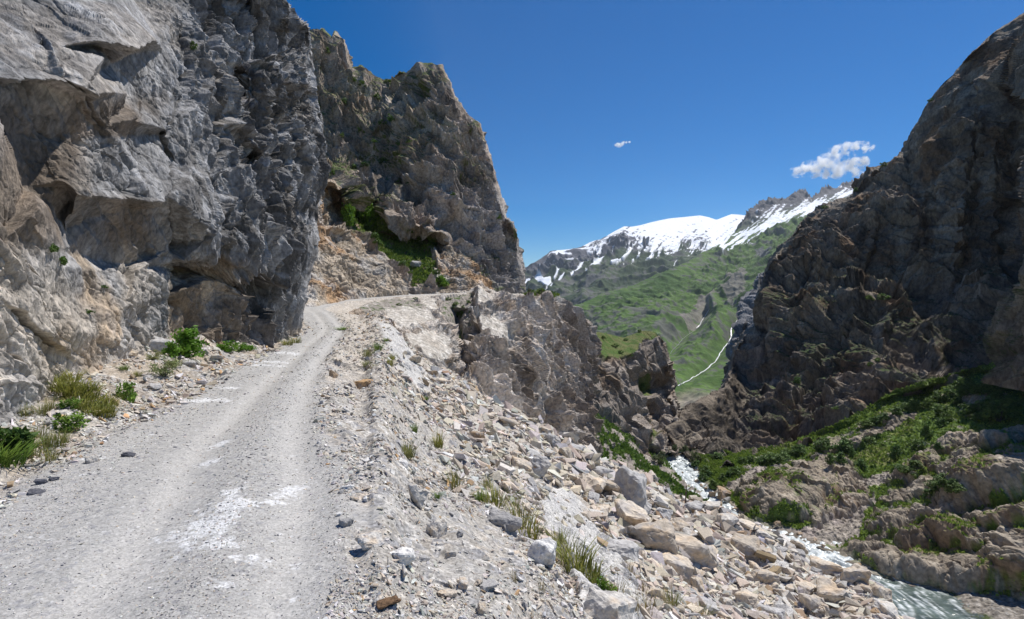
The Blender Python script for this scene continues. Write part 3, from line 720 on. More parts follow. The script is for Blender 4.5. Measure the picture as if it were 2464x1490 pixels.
    screem = (inside([(1890, 1278), (1960, 1255), (2060, 1215), (2110, 1195), (2090, 1240), (2060, 1290), (2020, 1318), (1950, 1300)], dx + 12 * n0, dy + 12 * n0)
              | inside([(1740, 1175), (1830, 1120), (1850, 1125), (1770, 1190)], dx, dy) | inside([(1590, 1070), (1720, 1070), (1715, 1095), (1660, 1100)], dx, dy)
              | inside([(2010, 1160), (2090, 1150), (2180, 1125), (2190, 1135), (2100, 1175), (2030, 1190)], dx + 10 * n1, dy + 10 * n1)
              | inside([(2180, 1230), (2290, 1190), (2310, 1215), (2230, 1250)], dx + 12 * n1, dy + 12 * n1))
    gsoft = 1 - np.clip(screem * .9 + np.clip(fbm(q / F4(4), 4, 115) * 2 - .75, 0, 1), 0, 1)
    gsoft = gsoft * sstep(8, 30, hi_dist(hi, dx, dy) + 8 * n1)
    sc = mixc(sc, (.13, .11, .09), sstep(20, 6, hi_dist(hi, dx, dy)))
    g2 = sc + (gc - sc) * gsoft[:, None]
    NN = grid_normals(P2, r.n)
    onrock = rock * (1 - sstep(.70, .88, np.abs(NN[:, 2])) * sstep(-.1, .3, n0) * .8)
    c = g2 + (c - g2) * onrock[:, None]
    r.grass = (gsoft * (1 - onrock)); r.rock = onrock
    return mesh_from('bank', P2, grid_faces(*r.n), np.clip(c, .015, .6)), r, P2

def hi_dist(hi, dx, dy):
    return interp_line(hi, dx) - dy

# ================================================================== green mountain and snow mountain
GM_TOP = [(1230, 800), (1300, 768), (1365, 737), (1400, 728), (1461, 704), (1526, 688), (1607, 652), (1660, 627), (1711, 599), (1740, 582), (1768, 559), (1798, 522), (1828, 494), (1845, 490), (1861, 486), (1876, 487), (1889, 486), (1910, 470), (1930, 460), (1945, 468), (1954, 478), (1972, 466), (1990, 454), (2010, 452), (2035, 444), (2055, 438), (2071, 436), (2100, 425), (2200, 395), (2400, 330)]
GM_PTS = [(1230, 800, 1900), (1365, 737, 2050), (1461, 704, 2200), (1526, 688, 2300), (1607, 652, 2450), (1711, 599, 2800), (1768, 559, 3300), (1828, 494, 3700), (1930, 460, 4000), (2071, 436, 4200), (2400, 330, 4200),
          (1230, 900, 1300), (1400, 800, 1750), (1500, 760, 1800), (1600, 740, 1850), (1700, 700, 2150), (1760, 640, 2500), (1830, 600, 2700), (1900, 560, 2900), (2000, 520, 3300), (2100, 500, 3500),
          (1420, 860, 1350), (1520, 840, 1350), (1580, 800, 1500), (1640, 815, 1600), (1672, 789, 1750), (1704, 743, 1980), (1690, 840, 1350), (1730, 760, 1550), (1800, 680, 1900), (1860, 640, 2000), (1620, 900, 1120), (1611, 850, 1380), (1679, 902, 1180), (1711, 878, 1280), (1756, 822, 1480), (1781, 758, 1650), (1720, 940, 980), (1800, 880, 1050), (1850, 800, 1250), (1900, 720, 1500), (2000, 700, 1500), (1623, 931, 1000), (1640, 985, 880), (1700, 985, 820), (1800, 985, 820), (2000, 900, 900), (2400, 800, 900), (2400, 600, 1800), (1230, 1000, 900), (1500, 960, 900)]
STREAMS = [[(1781, 758), (1770, 775), (1762, 790), (1757, 815), (1745, 832), (1731, 854), (1722, 868), (1711, 878), (1696, 890), (1679, 902), (1655, 915), (1630, 928)],
           [(1706, 742), (1700, 755), (1692, 765), (1684, 778), (1676, 788), (1668, 795), (1655, 806), (1640, 816), (1625, 836), (1611, 850)]]
def build_green_mountain():
    r = patch(GM_PTS, 'col', GM_TOP, [(1230, 990), (1700, 1000), (2400, 900)], (480, 620), (1235, 2300), wrap=(24, 40, .25), smooth=14, nsm=40)
    P, N, dx, dy = r.P, r.N, r.dx, r.dy
    q = P.astype(F4)
    rg = ridged(q / F4(420), 6, 120) - F4(.7)
    f = fbm(q / F4(90), 5, 121)
    crest = sstep(0, 30, dy - interp_line(GM_TOP, dx))
    rocky = sstep(1740, 1800, dx) * sstep(560, 500, dy + (dx - 1828) * .28)
    n0 = fbm(q / F4(300), 4, 123); n1 = fbm(q / F4(60), 5, 124); n2 = fbm(q / F4(25), 4, 125)
    c = lerp3(np.array([[.042, .085, .016]], F4), np.array([[.088, .15, .03]], F4), np.clip(n1 * .9 + n0 + .5, 0, 1))
    n3 = fbm(q / F4(11), 3, 128)
    grey = np.clip((n1 + n2 * .8 + n3 * .7 + n0 * .5) * 1.7 - .42, 0, 1)
    valley = inside([(1380, 790), (1480, 720), (1560, 760), (1660, 770), (1640, 830), (1600, 860), (1500, 850), (1420, 860)], dx + 30 * n0, dy + 30 * n0)
    grey = np.clip(grey + valley * np.clip(n1 * 2 + .25, 0, .8) , 0, 1)
    c = mixc(c, (.105, .10, .098), grey * .85)
    scree = inside([(1735, 700), (1752, 655), (1785, 636), (1800, 660), (1792, 700), (1775, 720), (1765, 745), (1752, 720)], dx + 14 * n1, dy + 14 * n1) | inside([(1640, 775), (1690, 715), (1745, 690), (1700, 760), (1660, 800)], dx + 14 * n1, dy + 20 * n1)
    c = mixc(c, (.19, .165, .155), scree * .75)
    out = inside([(1812, 590), (1860, 592), (1862, 612), (1840, 622), (1815, 606)], dx + 14 * n1, dy + 14 * n1)
    c = mixc(c, (.10, .10, .11), out * .9)
    toe = sstep(945, 975, dy + 10 * n1)
    c = mixc(c, (.30, .25, .20), toe * .8)
    # rocky crest and snow of the right-hand peak
    c = mixc(c, (.11, .105, .11), np.clip(rocky * 1.2, 0, 1))
    poly = [(1716, 606), (1742, 588), (1772, 566), (1800, 545), (1830, 520), (1850, 502), (1880, 500), (1920, 492), (1945, 480), (1962, 478), (1990, 464), (2040, 447), (2075, 440), (2100, 436), (2080, 470), (2030, 492), (1985, 505), (1940, 520), (1900, 536), (1860, 552), (1820, 570), (1780, 590), (1745, 604)]
    dd, _ = polydist(poly + poly[:1], dx, dy)
    sd = np.where(inside(poly, dx, dy), dd, -dd)
    # streaks follow the fall line
    a = math.radians(-38); u = dx * math.cos(a) + dy * math.sin(a); v = -dx * math.sin(a) + dy * math.cos(a)
    stk = fbm(np.stack([u / 55, v / 6.0, u * 0], 1).astype(F4), 4, 126)
    upper = sstep(-14, 6, sd)
    sn = sd / 9 + stk * 2.6 - .1 - rocky * 1.1 + rocky * n2 * 2
    snow = np.clip(sstep(0, .35, sn) * sstep(-16, -4, sd), 0, 1)
    rg2 = ridged(q * np.array([1 / 60, 1 / 60, 1 / 170], F4), 5, 129) - F4(.7)
    H = (rg * 34 + f * 10 + rg2 * 10) * (.25 + .75 * crest) + rocky * (ridged(q / F4(120), 4, 122) * 22 - 8)
    for ln in STREAMS:
        ds_, _ = polydist(ln, dx, dy); H = H * (1 - np.exp(-(ds_ / 13) ** 2)) - 7 * np.exp(-(ds_ / 6) ** 2)
    k = np.clip(r.D / 2400, .32, 1.3)
    P2 = P + N * (H * k * (1 - .8 * blur(np.clip(sstep(-8, 4, sd), 0, 1).reshape(r.n), 4).ravel()))[:, None]
    c = mixc(c, (.84, .86, .90), snow)
    r.snow = snow
    return mesh_from('green_mountain', P2, grid_faces(*r.n), np.clip(c, .015, .9), smooth=True), r, P2

SM_TOP = [(1150, 720), (1200, 690), (1250, 660), (1262, 652), (1290, 633), (1310, 618), (1332, 604), (1355, 602), (1377, 600), (1405, 591), (1429, 579), (1445, 575), (1461, 567), (1480, 556), (1502, 545), (1520, 546), (1538, 543), (1570, 535), (1607, 527), (1647, 523), (1684, 519), (1705, 523), (1724, 529), (1745, 521), (1760, 515), (1780, 516), (1801, 519), (1830, 520), (1900, 530), (2000, 540)]
def build_snow_mountain():
    pts = [(1150, 720, 4400), (1250, 660, 4500), (1332, 604, 4700), (1429, 579, 4900), (1502, 545, 5200), (1607, 527, 5600), (1684, 519, 5900), (1760, 515, 6200), (1830, 520, 6200), (2000, 540, 6000), (1150, 800, 3300), (1300, 690, 3900), (1400, 650, 4100), (1480, 600, 4500), (1560, 590, 4700), (1640, 575, 5000), (1720, 600, 4600), (1500, 640, 3900), (1580, 610, 4300), (1700, 640, 3900), (1800, 640, 3900), (1330, 740, 3300), (1450, 700, 3300), (1530, 690, 3200), (1600, 670, 3400), (1250, 760, 3200), (1400, 780, 2900), (1600, 760, 2900), (1800, 760, 2900), (2000, 700, 3000), (2000, 620, 4500), (1150, 860, 2900)]
    r = patch(pts, 'col', SM_TOP, [(1150, 850), (1400, 800), (1700, 720), (2000, 700)], (300, 520), (1160, 1900), wrap=(24, 40, .2), smooth=10, nsm=40)
    P, N, dx, dy = r.P, r.N, r.dx, r.dy
    q = P.astype(F4)
    n0 = fbm(q / F4(600), 4, 130); n1 = fbm(q / F4(130), 5, 131); n2 = fbm(q / F4(50), 4, 132)
    dome = [(1440, 588), (1452, 560), (1470, 520), (1538, 490), (1607, 480), (1684, 470), (1724, 470), (1760, 470), (1850, 470), (1850, 570), (1790, 570), (1760, 590), (1735, 608), (1712, 606), (1690, 590), (1650, 590), (1625, 606), (1590, 600), (1560, 592), (1530, 580), (1500, 572), (1475, 578)]
    dd, _ = polydist(dome + dome[:1], dx, dy)
    sd = np.where(inside(dome, dx, dy), dd, -dd)
    a = math.radians(-40); u = dx * math.cos(a) + dy * math.sin(a); v = -dx * math.sin(a) + dy * math.cos(a)
    stk = fbm(np.stack([u / 60, v / 5.5, u * 0], 1).astype(F4), 4, 133)
    sn = np.minimum(np.where(sd > 0, sd / 13, sd / 30), 1.15 + .03 * np.maximum(sd, 0)) + stk * 2.0 + n1 * .9 + .15 - 1.9 * sstep(.10, .42, n2 + n1 * .6)
    snow = sstep(0, .3, sn) * sstep(-74, -44, sd + 14 * stk)
    # crest patches and lone snow tongues on the left flank
    crest = dy - interp_line(SM_TOP, dx)
    rock_l = sstep(1500, 1440, dx + 40 * n1)
    snow = np.maximum(snow, rock_l * sstep(.25, .4, n1 + n2 * .5) * sstep(34, 14, crest) * (dx > 1300))
    for ln, w in [([(1345, 653), (1333, 667)], 3), ([(1367, 656), (1344, 674)], 2.6), ([(1391, 650), (1379, 663)], 2.4), ([(1405, 632), (1376, 664)], 2.2), ([(1273, 672), (1256, 682)], 4),
                  ([(1333, 682), (1306, 708)], 1.8), ([(1462, 612), (1438, 630), (1424, 640)], 3.2), ([(1486, 618), (1470, 624)], 2.5), ([(1446, 598), (1436, 610)], 3), ([(1520, 600), (1500, 612)], 3), ([(1580, 585), (1566, 600)], 5), ([(1420, 640), (1409, 660)], 2)]:
        d, _ = polydist(ln, dx, dy)
        snow = np.maximum(snow, sstep(1.0, .6, d / w * (1 - .5 * n1)))
    patchp = [(1281, 675), (1303, 662), (1307, 667), (1323, 663), (1323, 670), (1324, 674), (1318, 690), (1313, 683), (1297, 674)]
    snow = np.maximum(snow, inside(patchp, dx + 3 * n1, dy + 3 * n1) * 1.0)
    rockm = sstep(0, 18, (interp_line([(1150, 760), (1250, 690), (1330, 660), (1430, 632), (1530, 610), (1600, 600), (1900, 590)], dx) - dy) + 22 * n1)
    rg = ridged(q / F4(330), 6, 134) - F4(.9)
    H = (rg * (44 - 34 * snow) + rockm * (1 - snow) * (ridged(q / F4(140), 4, 135) - .5) * 34) * (.15 + .85 * sstep(0, 30, crest)) + n0 * 20
    H = H * (1 - .8 * sstep(6, 20, sd))
    P2 = P + N * H[:, None]
    c = lerp3(np.array([[.038, .06, .026]], F4), np.array([[.065, .09, .036]], F4), np.clip(n1 + .5, 0, 1))
    c = mixc(c, (.12, .115, .115), np.clip((n1 + n2) * 1.8 - .15 + .5 * inside([(1330, 740), (1380, 700), (1450, 680), (1440, 720), (1390, 740)], dx, dy), 0, .85))
    c = mixc(c, (.095, .093, .105), rockm)
    c = mixc(c, (.84, .86, .90), np.clip(snow, 0, 1))
    return mesh_from('snow_mountain', P2, grid_faces(*r.n), np.clip(c, .015, .9), smooth=True), r, P2

JOBS = dict(left=build_left_cliff, mid=build_mid_cliff, low=build_low_cliff, head=build_headland, scree=build_green_scree, right=build_right_cliff, wall=build_far_wall, bank=build_bank, green=build_green_mountain, snow=build_snow_mountain)
R = {}
for k, fn in JOBS.items():
    t = time.time(); R[k] = fn(); print('built', k, round(time.time() - t, 1))

def terrain(name, key, mat, label, cat):
    return add(name, R[key][0], M[mat], label=label, cat=cat, kind='structure')
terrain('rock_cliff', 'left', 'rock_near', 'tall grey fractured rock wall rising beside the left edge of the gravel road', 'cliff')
terrain('rock_cliff', 'mid', 'rock_mid', 'brown craggy cliff with a green slope above the bend of the road', 'cliff')
terrain('rock_cliff', 'low', 'rock_mid', 'pale vertical rock wall with white slabs falling away below the far road', 'cliff')
terrain('rock_headland', 'head', 'rock_mid', 'dark rock headland with a grassy top past the pale wall', 'headland')
terrain('green_scree', 'scree', 'bank', 'green streaked scree slope running down to the river', 'slope')
terrain('rock_cliff', 'right', 'rock_far', 'huge dark shaded cliff filling the right side of the gorge', 'cliff')
terrain('rock_cliff', 'wall', 'rock_far', 'small dark grey cliff behind the left foot of the shaded wall', 'cliff')
terrain('river_bank', 'bank', 'bank', 'grassy rocky bank between the river and the shaded cliff', 'bank')
terrain('green_mountain', 'green', 'mount', 'green mountainside with streams below the snowy peak on the right', 'mountain')
terrain('snow_mountain', 'snow', 'snowmount', 'distant snow covered dome with a dark rocky ridge on its left', 'mountain')
# ================================================================== road, verge and talus
ROAD_NEAR = np.array([(-1.6, -6, 0, 1.9), (-2.2, -2, 0, 1.9), (-2.75, 2, 0, 1.9), (-3.1, 3.9, 0, 1.88), (-3.75, 6, 0, 1.85), (-4.62, 8.1, 0, 1.75), (-5.65, 12, 0, 1.48), (-6.5, 15, 0, 1.38), (-7.8, 20, 0, 1.28), (-9.5, 26.4, 0, 1.25), (-12.3, 37.6, 0, 1.3), (-15.4, 46, .3, 1.4), (-19.2, 55, .75, 1.6)])
ROAD_FAR = np.array([(-19.2, 55, .75, 1.6), (-22.0, 61, .95, 1.7), (-23.3, 67, 1.25, 1.7), (-22.6, 72, 1.65, 1.6), (-20.4, 76, 2.05, 1.5), (-15.2, 82, 2.55, 1.4), (-6.8, 90.5, 3.0, 1.35), (0.5, 100, 2.85, 1.3), (2.0, 110, 2.8, 1.3), (-1, 125, 2.8, 1.3)])

def roadframe(line, x, y):
    best = np.full(len(x), 1e9); s = np.zeros(len(x)); z = np.zeros(len(x)); w = np.zeros(len(x)); t = np.zeros(len(x)); L = 0
    # smooth the traced line first
    n = len(line); tt = np.arange(n); fine = np.linspace(0, n - 1, (n - 1) * 6 + 1)
    ln = np.stack([np.interp(fine, tt, line[:, k]) for k in range(4)], 1)
    for _ in range(4):
        ln[1:-1] = (ln[:-2] + 2 * ln[1:-1] + ln[2:]) / 4
    for a, b in zip(ln[:-1], ln[1:]):
        vx, vy = b[0] - a[0], b[1] - a[1]; l2 = vx * vx + vy * vy; l = math.sqrt(l2)
        u = np.clip(((x - a[0]) * vx + (y - a[1]) * vy) / l2, 0, 1)
        ex, ey = x - a[0] - u * vx, y - a[1] - u * vy
        d = np.hypot(ex, ey); m = d < best
        sg = np.sign(vy * ex - vx * ey)
        best = np.where(m, d, best); s = np.where(m, d * sg, s); z = np.where(m, a[2] + (b[2] - a[2]) * u, z); w = np.where(m, a[3] + (b[3] - a[3]) * u, w); t = np.where(m, L + u * l, t)
        L += l
    return best, s, z, w, t

RIDGE = [(800, 712, 75), (840, 724, 66), (896, 735, 55), (940, 782, 46), (980, 828, 41), (1045, 880, 37), (1109, 916, 34), (1150, 945, 33), (1235, 989, 31), (1295, 1021, 30.5), (1368, 1066, 30), (1445, 1110, 30), (1533, 1140, 30), (1624, 1183, 29.5), (1642, 1191, 29.3), (1708, 1215, 28.8), (1770, 1243, 28.2), (1850, 1278, 27.2), (1898, 1304, 26.5), (1960, 1354, 25), (2050, 1394, 23), (2098, 1416, 22), (2150, 1460, 20.6), (2165, 1500, 20), (2300, 1600, 16.5), (2500, 1760, 13), (2800, 2000, 10)]
RD = np.array(RIDGE, float)

def talus_base(e, y):
    return -(0.50 * e) * (1 - .6 * sstep(12, 40, y)) * (1 - .72 * np.exp(-e / 3.0)) 

def slab_zone(dx, dy):
    """smooth bedrock showing through the talus"""
    return [inside([(1330, 1180), (1380, 1190), (1430, 1260), (1490, 1340), (1530, 1400), (1560, 1500), (1400, 1500), (1390, 1400), (1330, 1300), (1300, 1230)], dx, dy),
            inside([(1860, 1330), (1900, 1320), (1925, 1400), (1915, 1490), (1880, 1490), (1870, 1420)], dx, dy),
            inside([(900, 770), (960, 800), (1020, 900), (1030, 960), (985, 930), (940, 850)], dx, dy)]

def ground_height(X, Y):
    d1, s1, z1, w1, t1 = roadframe(ROAD_NEAR, X, Y)
    d2, s2, z2, w2, t2 = roadframe(ROAD_FAR, X, Y)
    rr = Y  # depth along the view is close enough to y
    scr = FW / 2 + FOC * X / np.maximum(Y, .5)
    r1 = np.interp(scr, RD[:, 0], RD[:, 2]); dyr = np.interp(scr, RD[:, 0], RD[:, 1])
    p = np.column_stack([scr, dyr, r1])
    zr = unproject(scr, dyr, r1)[:, 2]; xr = X / np.maximum(Y, .5) * r1
    dd, sr, zz, wr, _ = roadframe(ROAD_NEAR, xr, r1)
    er = np.maximum(sr - wr, 0.3)
    e = s1 - w1
    base = z1 + talus_base(np.maximum(e, 0), Y)
    c = (zr - zz - talus_base(er, r1)) * sstep(865, 930, scr)
    right = base + c * np.clip(np.maximum(e, 0) / er, 0, 1.0) ** 1.15
    right = np.where(rr > r1, np.minimum(right, zr - .85 * (rr - r1)), right)
    # little berm along the road's outer edge
    right = right + .10 * sstep(24, 34, Y) * np.exp(-((e - .7) / .5) ** 2) * (1 - np.exp(-(np.maximum(e, 0) / .3) ** 2))
    el = np.maximum(-s1 - w1, 0)
    left = z1 + .42 * np.minimum(el, 5) * (el / (el + .35))
    near = np.where(e > 0, right, np.where(el > 0, left, z1))
    e2 = s2 - w2; el2 = np.maximum(-s2 - w2, 0)
    far = z2 - .35 * np.maximum(e2, 0) - 6 * np.maximum(e2 - np.interp(Y, [66, 76, 84], [5, 2.0, .6]), 0) + .35 * np.minimum(el2, 4)
    isfar = (d2 < d1)
    on_near = np.abs(s1) <= w1; on_far = np.abs(s2) <= w2
    z = np.where(isfar, np.where(e2 > 0, np.maximum(far, near), far), np.where((e > 0), np.maximum(near, np.where(e2 > 0, far, -99)), near))
    z = np.where(on_near & ~isfar, z1, z)
    z = np.where(on_far & isfar, z2, z)
    road = np.where(isfar, np.abs(s2) / w2, np.abs(s1) / w1)
    s = np.where(isfar, s2, s1); w = np.where(isfar, w2, w1)
    return z, s, w, road, isfar, (scr, r1)

def build_ground():
    nr, nc = 900, 980
    k = np.linspace(0, 1, nr)
    t = 1 / (1 / 2.3 + (1 / 26.0 - 1 / 2.3) * k)
    t = .55 * t + .45 * np.exp(np.linspace(math.log(2.3), math.log(26), nr))
    t = np.concatenate([t, np.exp(np.linspace(math.log(26.1), math.log(118), 300))])
    nr = len(t)
    sx = np.linspace(-420, 2800, nc)
    a = (sx - FW / 2) / FOC
    X = (t[:, None] * a[None, :]).ravel(); Y = np.repeat(t, nc)
    z, s, w, road, isfar, (scr, r1) = ground_height(X, Y)
    P = np.stack([X, Y, z], 1)
    q = P.astype(F4)
    e = np.abs(s) - w
    edge_n = fbm(q * F4(1.3), 4, 140) * .28 + fbm(q * F4(5), 3, 141) * .08
    ee = e + edge_n + np.where(s < 0, .22, 0)
    offroad = sstep(-.12, .35, ee)
    side = np.sign(s)
    ds = ground_dy(P)
    sl = slab_zone(scr + 14 * fbm(q / F4(.8), 3, 142), ds[1] + 14 * fbm(q / F4(.8), 3, 143))
    slab = blur((np.clip(sl[0] + sl[1] + sl[2], 0, 1) * 1.0).reshape(nr, nc), 4).ravel() * (s > 0) * (Y <= r1)
    # relief: rut bands on the road, broken stone off it
    wsc = np.clip(w / 1.85, .7, 1)
    sc_ = np.abs(s - .42 * w) - .68 * wsc
    rut = -.05 * np.exp(-(sc_ / .24) ** 2) + .035 * np.exp(-((s - .42 * w) / .3) ** 2) + .03 * np.exp(-((s + .75 * w) / .4) ** 2)
    big = fbm(q / F4(2.6), 4, 144); mid = fbm(q / F4(.7), 4, 145)
    c1, g1, r1_ = cells(q / F4(.34), 30); c2, g2, r2_ = cells(q / F4(.13), 31); c3, g3, r3_ = cells(q / F4(.055), 32)
    c0, g0, r0_ = cells(q / F4(1.1), 33)
    far_k = np.clip(Y / 14, .6, 1.6)
    stones = (c1 * .06 * np.minimum(far_k, 1.4) + c2 * .022 + c0 * .30 * sstep(9, 20, Y)) * (1 - .9 * slab) + c3 * .008
    pebble = c3 * .004 + c2 * .006 * sstep(-.2, .5, mid)
    hz = offroad * (stones + big * .30 * sstep(0, 3, e) + mid * .10) * (1 - .6 * slab) + (1 - offroad) * (pebble + rut + big * .035 + mid * .014)
    strat = ridged(q @ (rot('Y', 35) @ np.diag([.4, 1.2, 2.2]).astype(F4)), 4, 146) * F4(.16)
    hz = hz + slab * strat * offroad
    hz = np.where(isfar, hz * .5, hz)
    P2 = P.copy(); P2[:, 2] += hz
    # colours: road
    n1 = fbm(q * F4(.9), 4, 150); n2 = fbm(q * F4(4), 4, 151); n3 = fbm(q * F4(14), 3, 152)
    cr = np.ones((len(P), 3), F4) * np.array([.40, .388, .368], F4)
    track = np.exp(-((sc_ + .10 * n1) / .30) ** 2)
    cr = mixc(cr, (.345, .335, .32), np.clip((1 - track) * .75 + n2 * .5 + n1 * .3, 0, 1) * .8)
    cr = mixc(cr, (.455, .437, .41), np.clip(track * .55 + n1 * .4 - .1, 0, .85))
    cr = vstack_tone(cr, (r3_ - .5) * (1 - .65 * track) + (r2_ - .5) * .2 * (1 - track), .22)
    cr = mixc(cr, (.20, .20, .215), (r3_ > .88) * (1 - .7 * track) * .6)
    wp = np.zeros(len(P))
    for (px, py, rx, ry) in [(510, 1275, .30, .32), (560, 1225, .22, .3), (455, 1300, .18, .2), (520, 1318, .34, .1), (660, 1205, .14, .10), (560, 1190, .10, .3), (505, 1110, .16, .25), (530, 1065, .14, .22), (545, 1415, .10, .07), (600, 1345, .2, .1), (480, 965, .7, .16), (510, 962, .5, .2), (555, 935, .4, .2), (610, 880, .8, .35), (640, 872, .9, .3), (690, 850, .8, .5), (230, 1107, .2, .1), (690, 1180, .12, .4)]:
        o = on_plane(px, py)
        d = ((X - o[0]) / rx) ** 2 + ((Y - o[1]) / ry) ** 2
        wp = np.maximum(wp, np.exp(-d * .8))
    wp = sstep(.36, .80, wp + n2 * .5 + n3 * .6 - .05)
    cr = mixc(cr, (.63, .63, .63), wp * .8)
    # colours: broken stone
    co = np.ones((len(P), 3), F4) * np.array([.355, .325, .285], F4)
    cn = (r1_ * .55 + r2_ * .45)
    co = mixc(co, (.50, .42, .33), np.clip((cn - .5) * 2.4 + n1 * .6, 0, .8))
    co = mixc(co, (.50, .475, .44), sstep(.62, .8, r2_))
    co = mixc(co, (.25, .25, .265), sstep(.32, .15, r2_) * .8)
    co = mixc(co, (.34, .32, .29), np.clip(n2 * 1.4 + .15, 0, .7) * .7)
    soil = np.clip(fbm(q * F4(.55), 4, 153) * 2.2 - .05, 0, 1) * (s > 0) * sstep(30, 12, Y)
    co = mixc(co, (.36, .345, .32), soil * .75)
    ctal = mixc(co, (.50, .44, .365), sstep(9, 22, Y) * (s > 0) * .6)
    co = vstack_tone(ctal, (r3_ - .5), .3)
    lw = (s < 0) & (~isfar)
    co = np.where(lw[:, None], mixc(co, (.36, .295, .225), np.clip(.35 + n1, 0, .8)), co)
    cs = np.ones((len(P), 3), F4) * np.array([.52, .50, .47], F4)
    cs = mixc(cs, (.33, .32, .33), np.clip(ridged(q @ (rot('Y', 35) @ np.diag([.6, 2.2, 4]).astype(F4)), 4, 154) - .75, 0, .7))
    co = co + (cs - co) * np.clip(slab, 0, 1)[:, None]
    ctx = np.clip(fbm(q * F4(22), 3, 155) * 1.4, -.5, .5)
    cr = vstack_tone(cr, ctx, .1)
    col = cr + (co - cr) * offroad[:, None]
    col = np.where((isfar & (road < 1))[:, None], np.array([.40, .385, .36], F4), col)
    col = np.clip(col, .03, .75)
    F = grid_faces(nr, nc)
    fm = offroad[F].mean(1)
    on = fm < .5
    sideR = s[F].mean(1) > 0
    farF = isfar[F].mean(1) > .5
    out = {}
    for nm, msk in (('road', on), ('talus', ~on & sideR), ('verge', ~on & ~sideR)):
        f = F[msk]; used = np.unique(f); remap = np.full(len(P2), -1, np.int64); remap[used] = np.arange(len(used))
        out[nm] = mesh_from(nm, P2[used], remap[f], col[used])
    g = Patch(); g.P = P2; g.s = s; g.w = w; g.Y = Y; g.e = e; g.slab = slab; g.isfar = isfar; g.r1 = r1; g.nr, g.nc = nr, nc; g.offroad = offroad
    g.N = grid_normals(P2, (nr, nc)); g.N *= np.sign(g.N[:, 2])[:, None]
    sm = np.stack([blur(P2[:, k].reshape(nr, nc), 6).ravel() for k in range(3)], 1)
    g.NS = grid_normals(sm, (nr, nc)); g.NS *= np.sign(g.NS[:, 2])[:, None]
    g.sx, g.sy = ground_dy(P2)
    return out, g

def ground_dy(P):
    d = P - CAM
    f = d @ FWD; u = d @ UPV
    return FW / 2 + FOC * d[:, 0] / f, FH / 2 - FOC * u / f

t = time.time()
GM, G = build_ground()
print('ground', round(time.time() - t, 1))
M['road'] = ground_mat('road_gravel', 30.0, 0.12, 0.45, 0.006, speck=.2)
M['stone_ground'] = ground_mat('broken_stone_ground', 16.0, 0.35, 0.6, 0.03, speck=.3)
add('road', GM['road'], M['road'], label='pale gravel mountain road with wheel tracks curving left round the rock wall', cat='road', kind='structure')
add('scree_slope', GM['talus'], M['stone_ground'], label='stony scree slope dropping from the right edge of the road', cat='slope', kind='structure')
add('road_verge', GM['verge'], M['stone_ground'], label='stony verge between the road and the tall grey rock wall', cat='verge', kind='structure')

# ------------------------------------------------------------------ screen lookup of the ground, used to stand things on it
vis = (G.Y <= G.r1 * 1.0) & (G.sy < 1560) & (G.sx > -60) & (G.sx < 2540) & (G.Y < 75)
from mathutils import kdtree
_vi = np.nonzero(vis)[0]
_sub = _vi[::3]
_kd = kdtree.KDTree(len(_sub))
for i, j in enumerate(_sub):
    _kd.insert((G.sx[j], G.sy[j], 0), i)
_kd.balance()
def at_ground(px, py):
    """point of the sloping ground seen in that direction"""
    c, i, d = _kd.find((px, py, 0))
    j = _sub[i]
    return j, G.P[j], G.NS[j], G.Y[j]

# ================================================================== stones
def hull_stone(seed, npt=13, flat=.7, rough=0.0, sub=0):
    r = np.random.default_rng(seed)
    bm = bmesh.new()
    p = r.uniform(-1, 1, (npt, 3))
    p = np.sign(p) * np.abs(p) ** .55
    p *= np.array([1, r.uniform(.6, .95), flat * r.uniform(.7, 1.1)])
    for v in p: bm.verts.new(v)
    bmesh.ops.convex_hull(bm, input=bm.verts)
    for v in [v for v in bm.verts if not v.link_faces]: bm.verts.remove(v)
    bmesh.ops.recalc_face_normals(bm, faces=bm.faces)
    if sub:
        bmesh.ops.bevel(bm, geom=list(bm.edges), offset=.06, segments=1, affect='EDGES', profile=.5)
        bmesh.ops.triangulate(bm, faces=bm.faces)
        for _ in range(6):
            long = [ed for ed in bm.edges if ed.calc_length() > 2.2 / sub]
            if not long: break
            bmesh.ops.subdivide_edges(bm, edges=long, cuts=1, use_grid_fill=False)
            bmesh.ops.triangulate(bm, faces=bm.faces)
        bm.normal_update()
        V = np.array([v.co for v in bm.verts], F4); NN = np.array([v.normal for v in bm.verts], F4)
        q = V + F4(seed * 7.7)
        ax = Matrix.Rotation(r.uniform(0, 3), 3, Vector(r.normal(size=3)).normalized())
        qs = q @ np.array(ax, F4)
        h1, g1, _ = cells(qs @ np.diag([1.1, 1.6, 2.6]).astype(F4), seed, mode='scoop')
        h2, _, _ = cells(qs * F4(3.6), seed + 1)
        V2 = V + NN * (h1 * .17 + h2 * .065 + fbm(q * F4(2.5), 4, seed) * .06)[:, None]
        for v, c in zip(bm.verts, V2): v.co = c
    bmesh.ops.triangulate(bm, faces=bm.faces)
    bm.normal_update()
    bm.verts.ensure_lookup_table(); bm.verts.index_update()
    V = np.array([v.co for v in bm.verts], F4); F = np.array([[v.index for v in f.verts] for f in bm.faces], np.int32)
    bm.free()
    return V, F

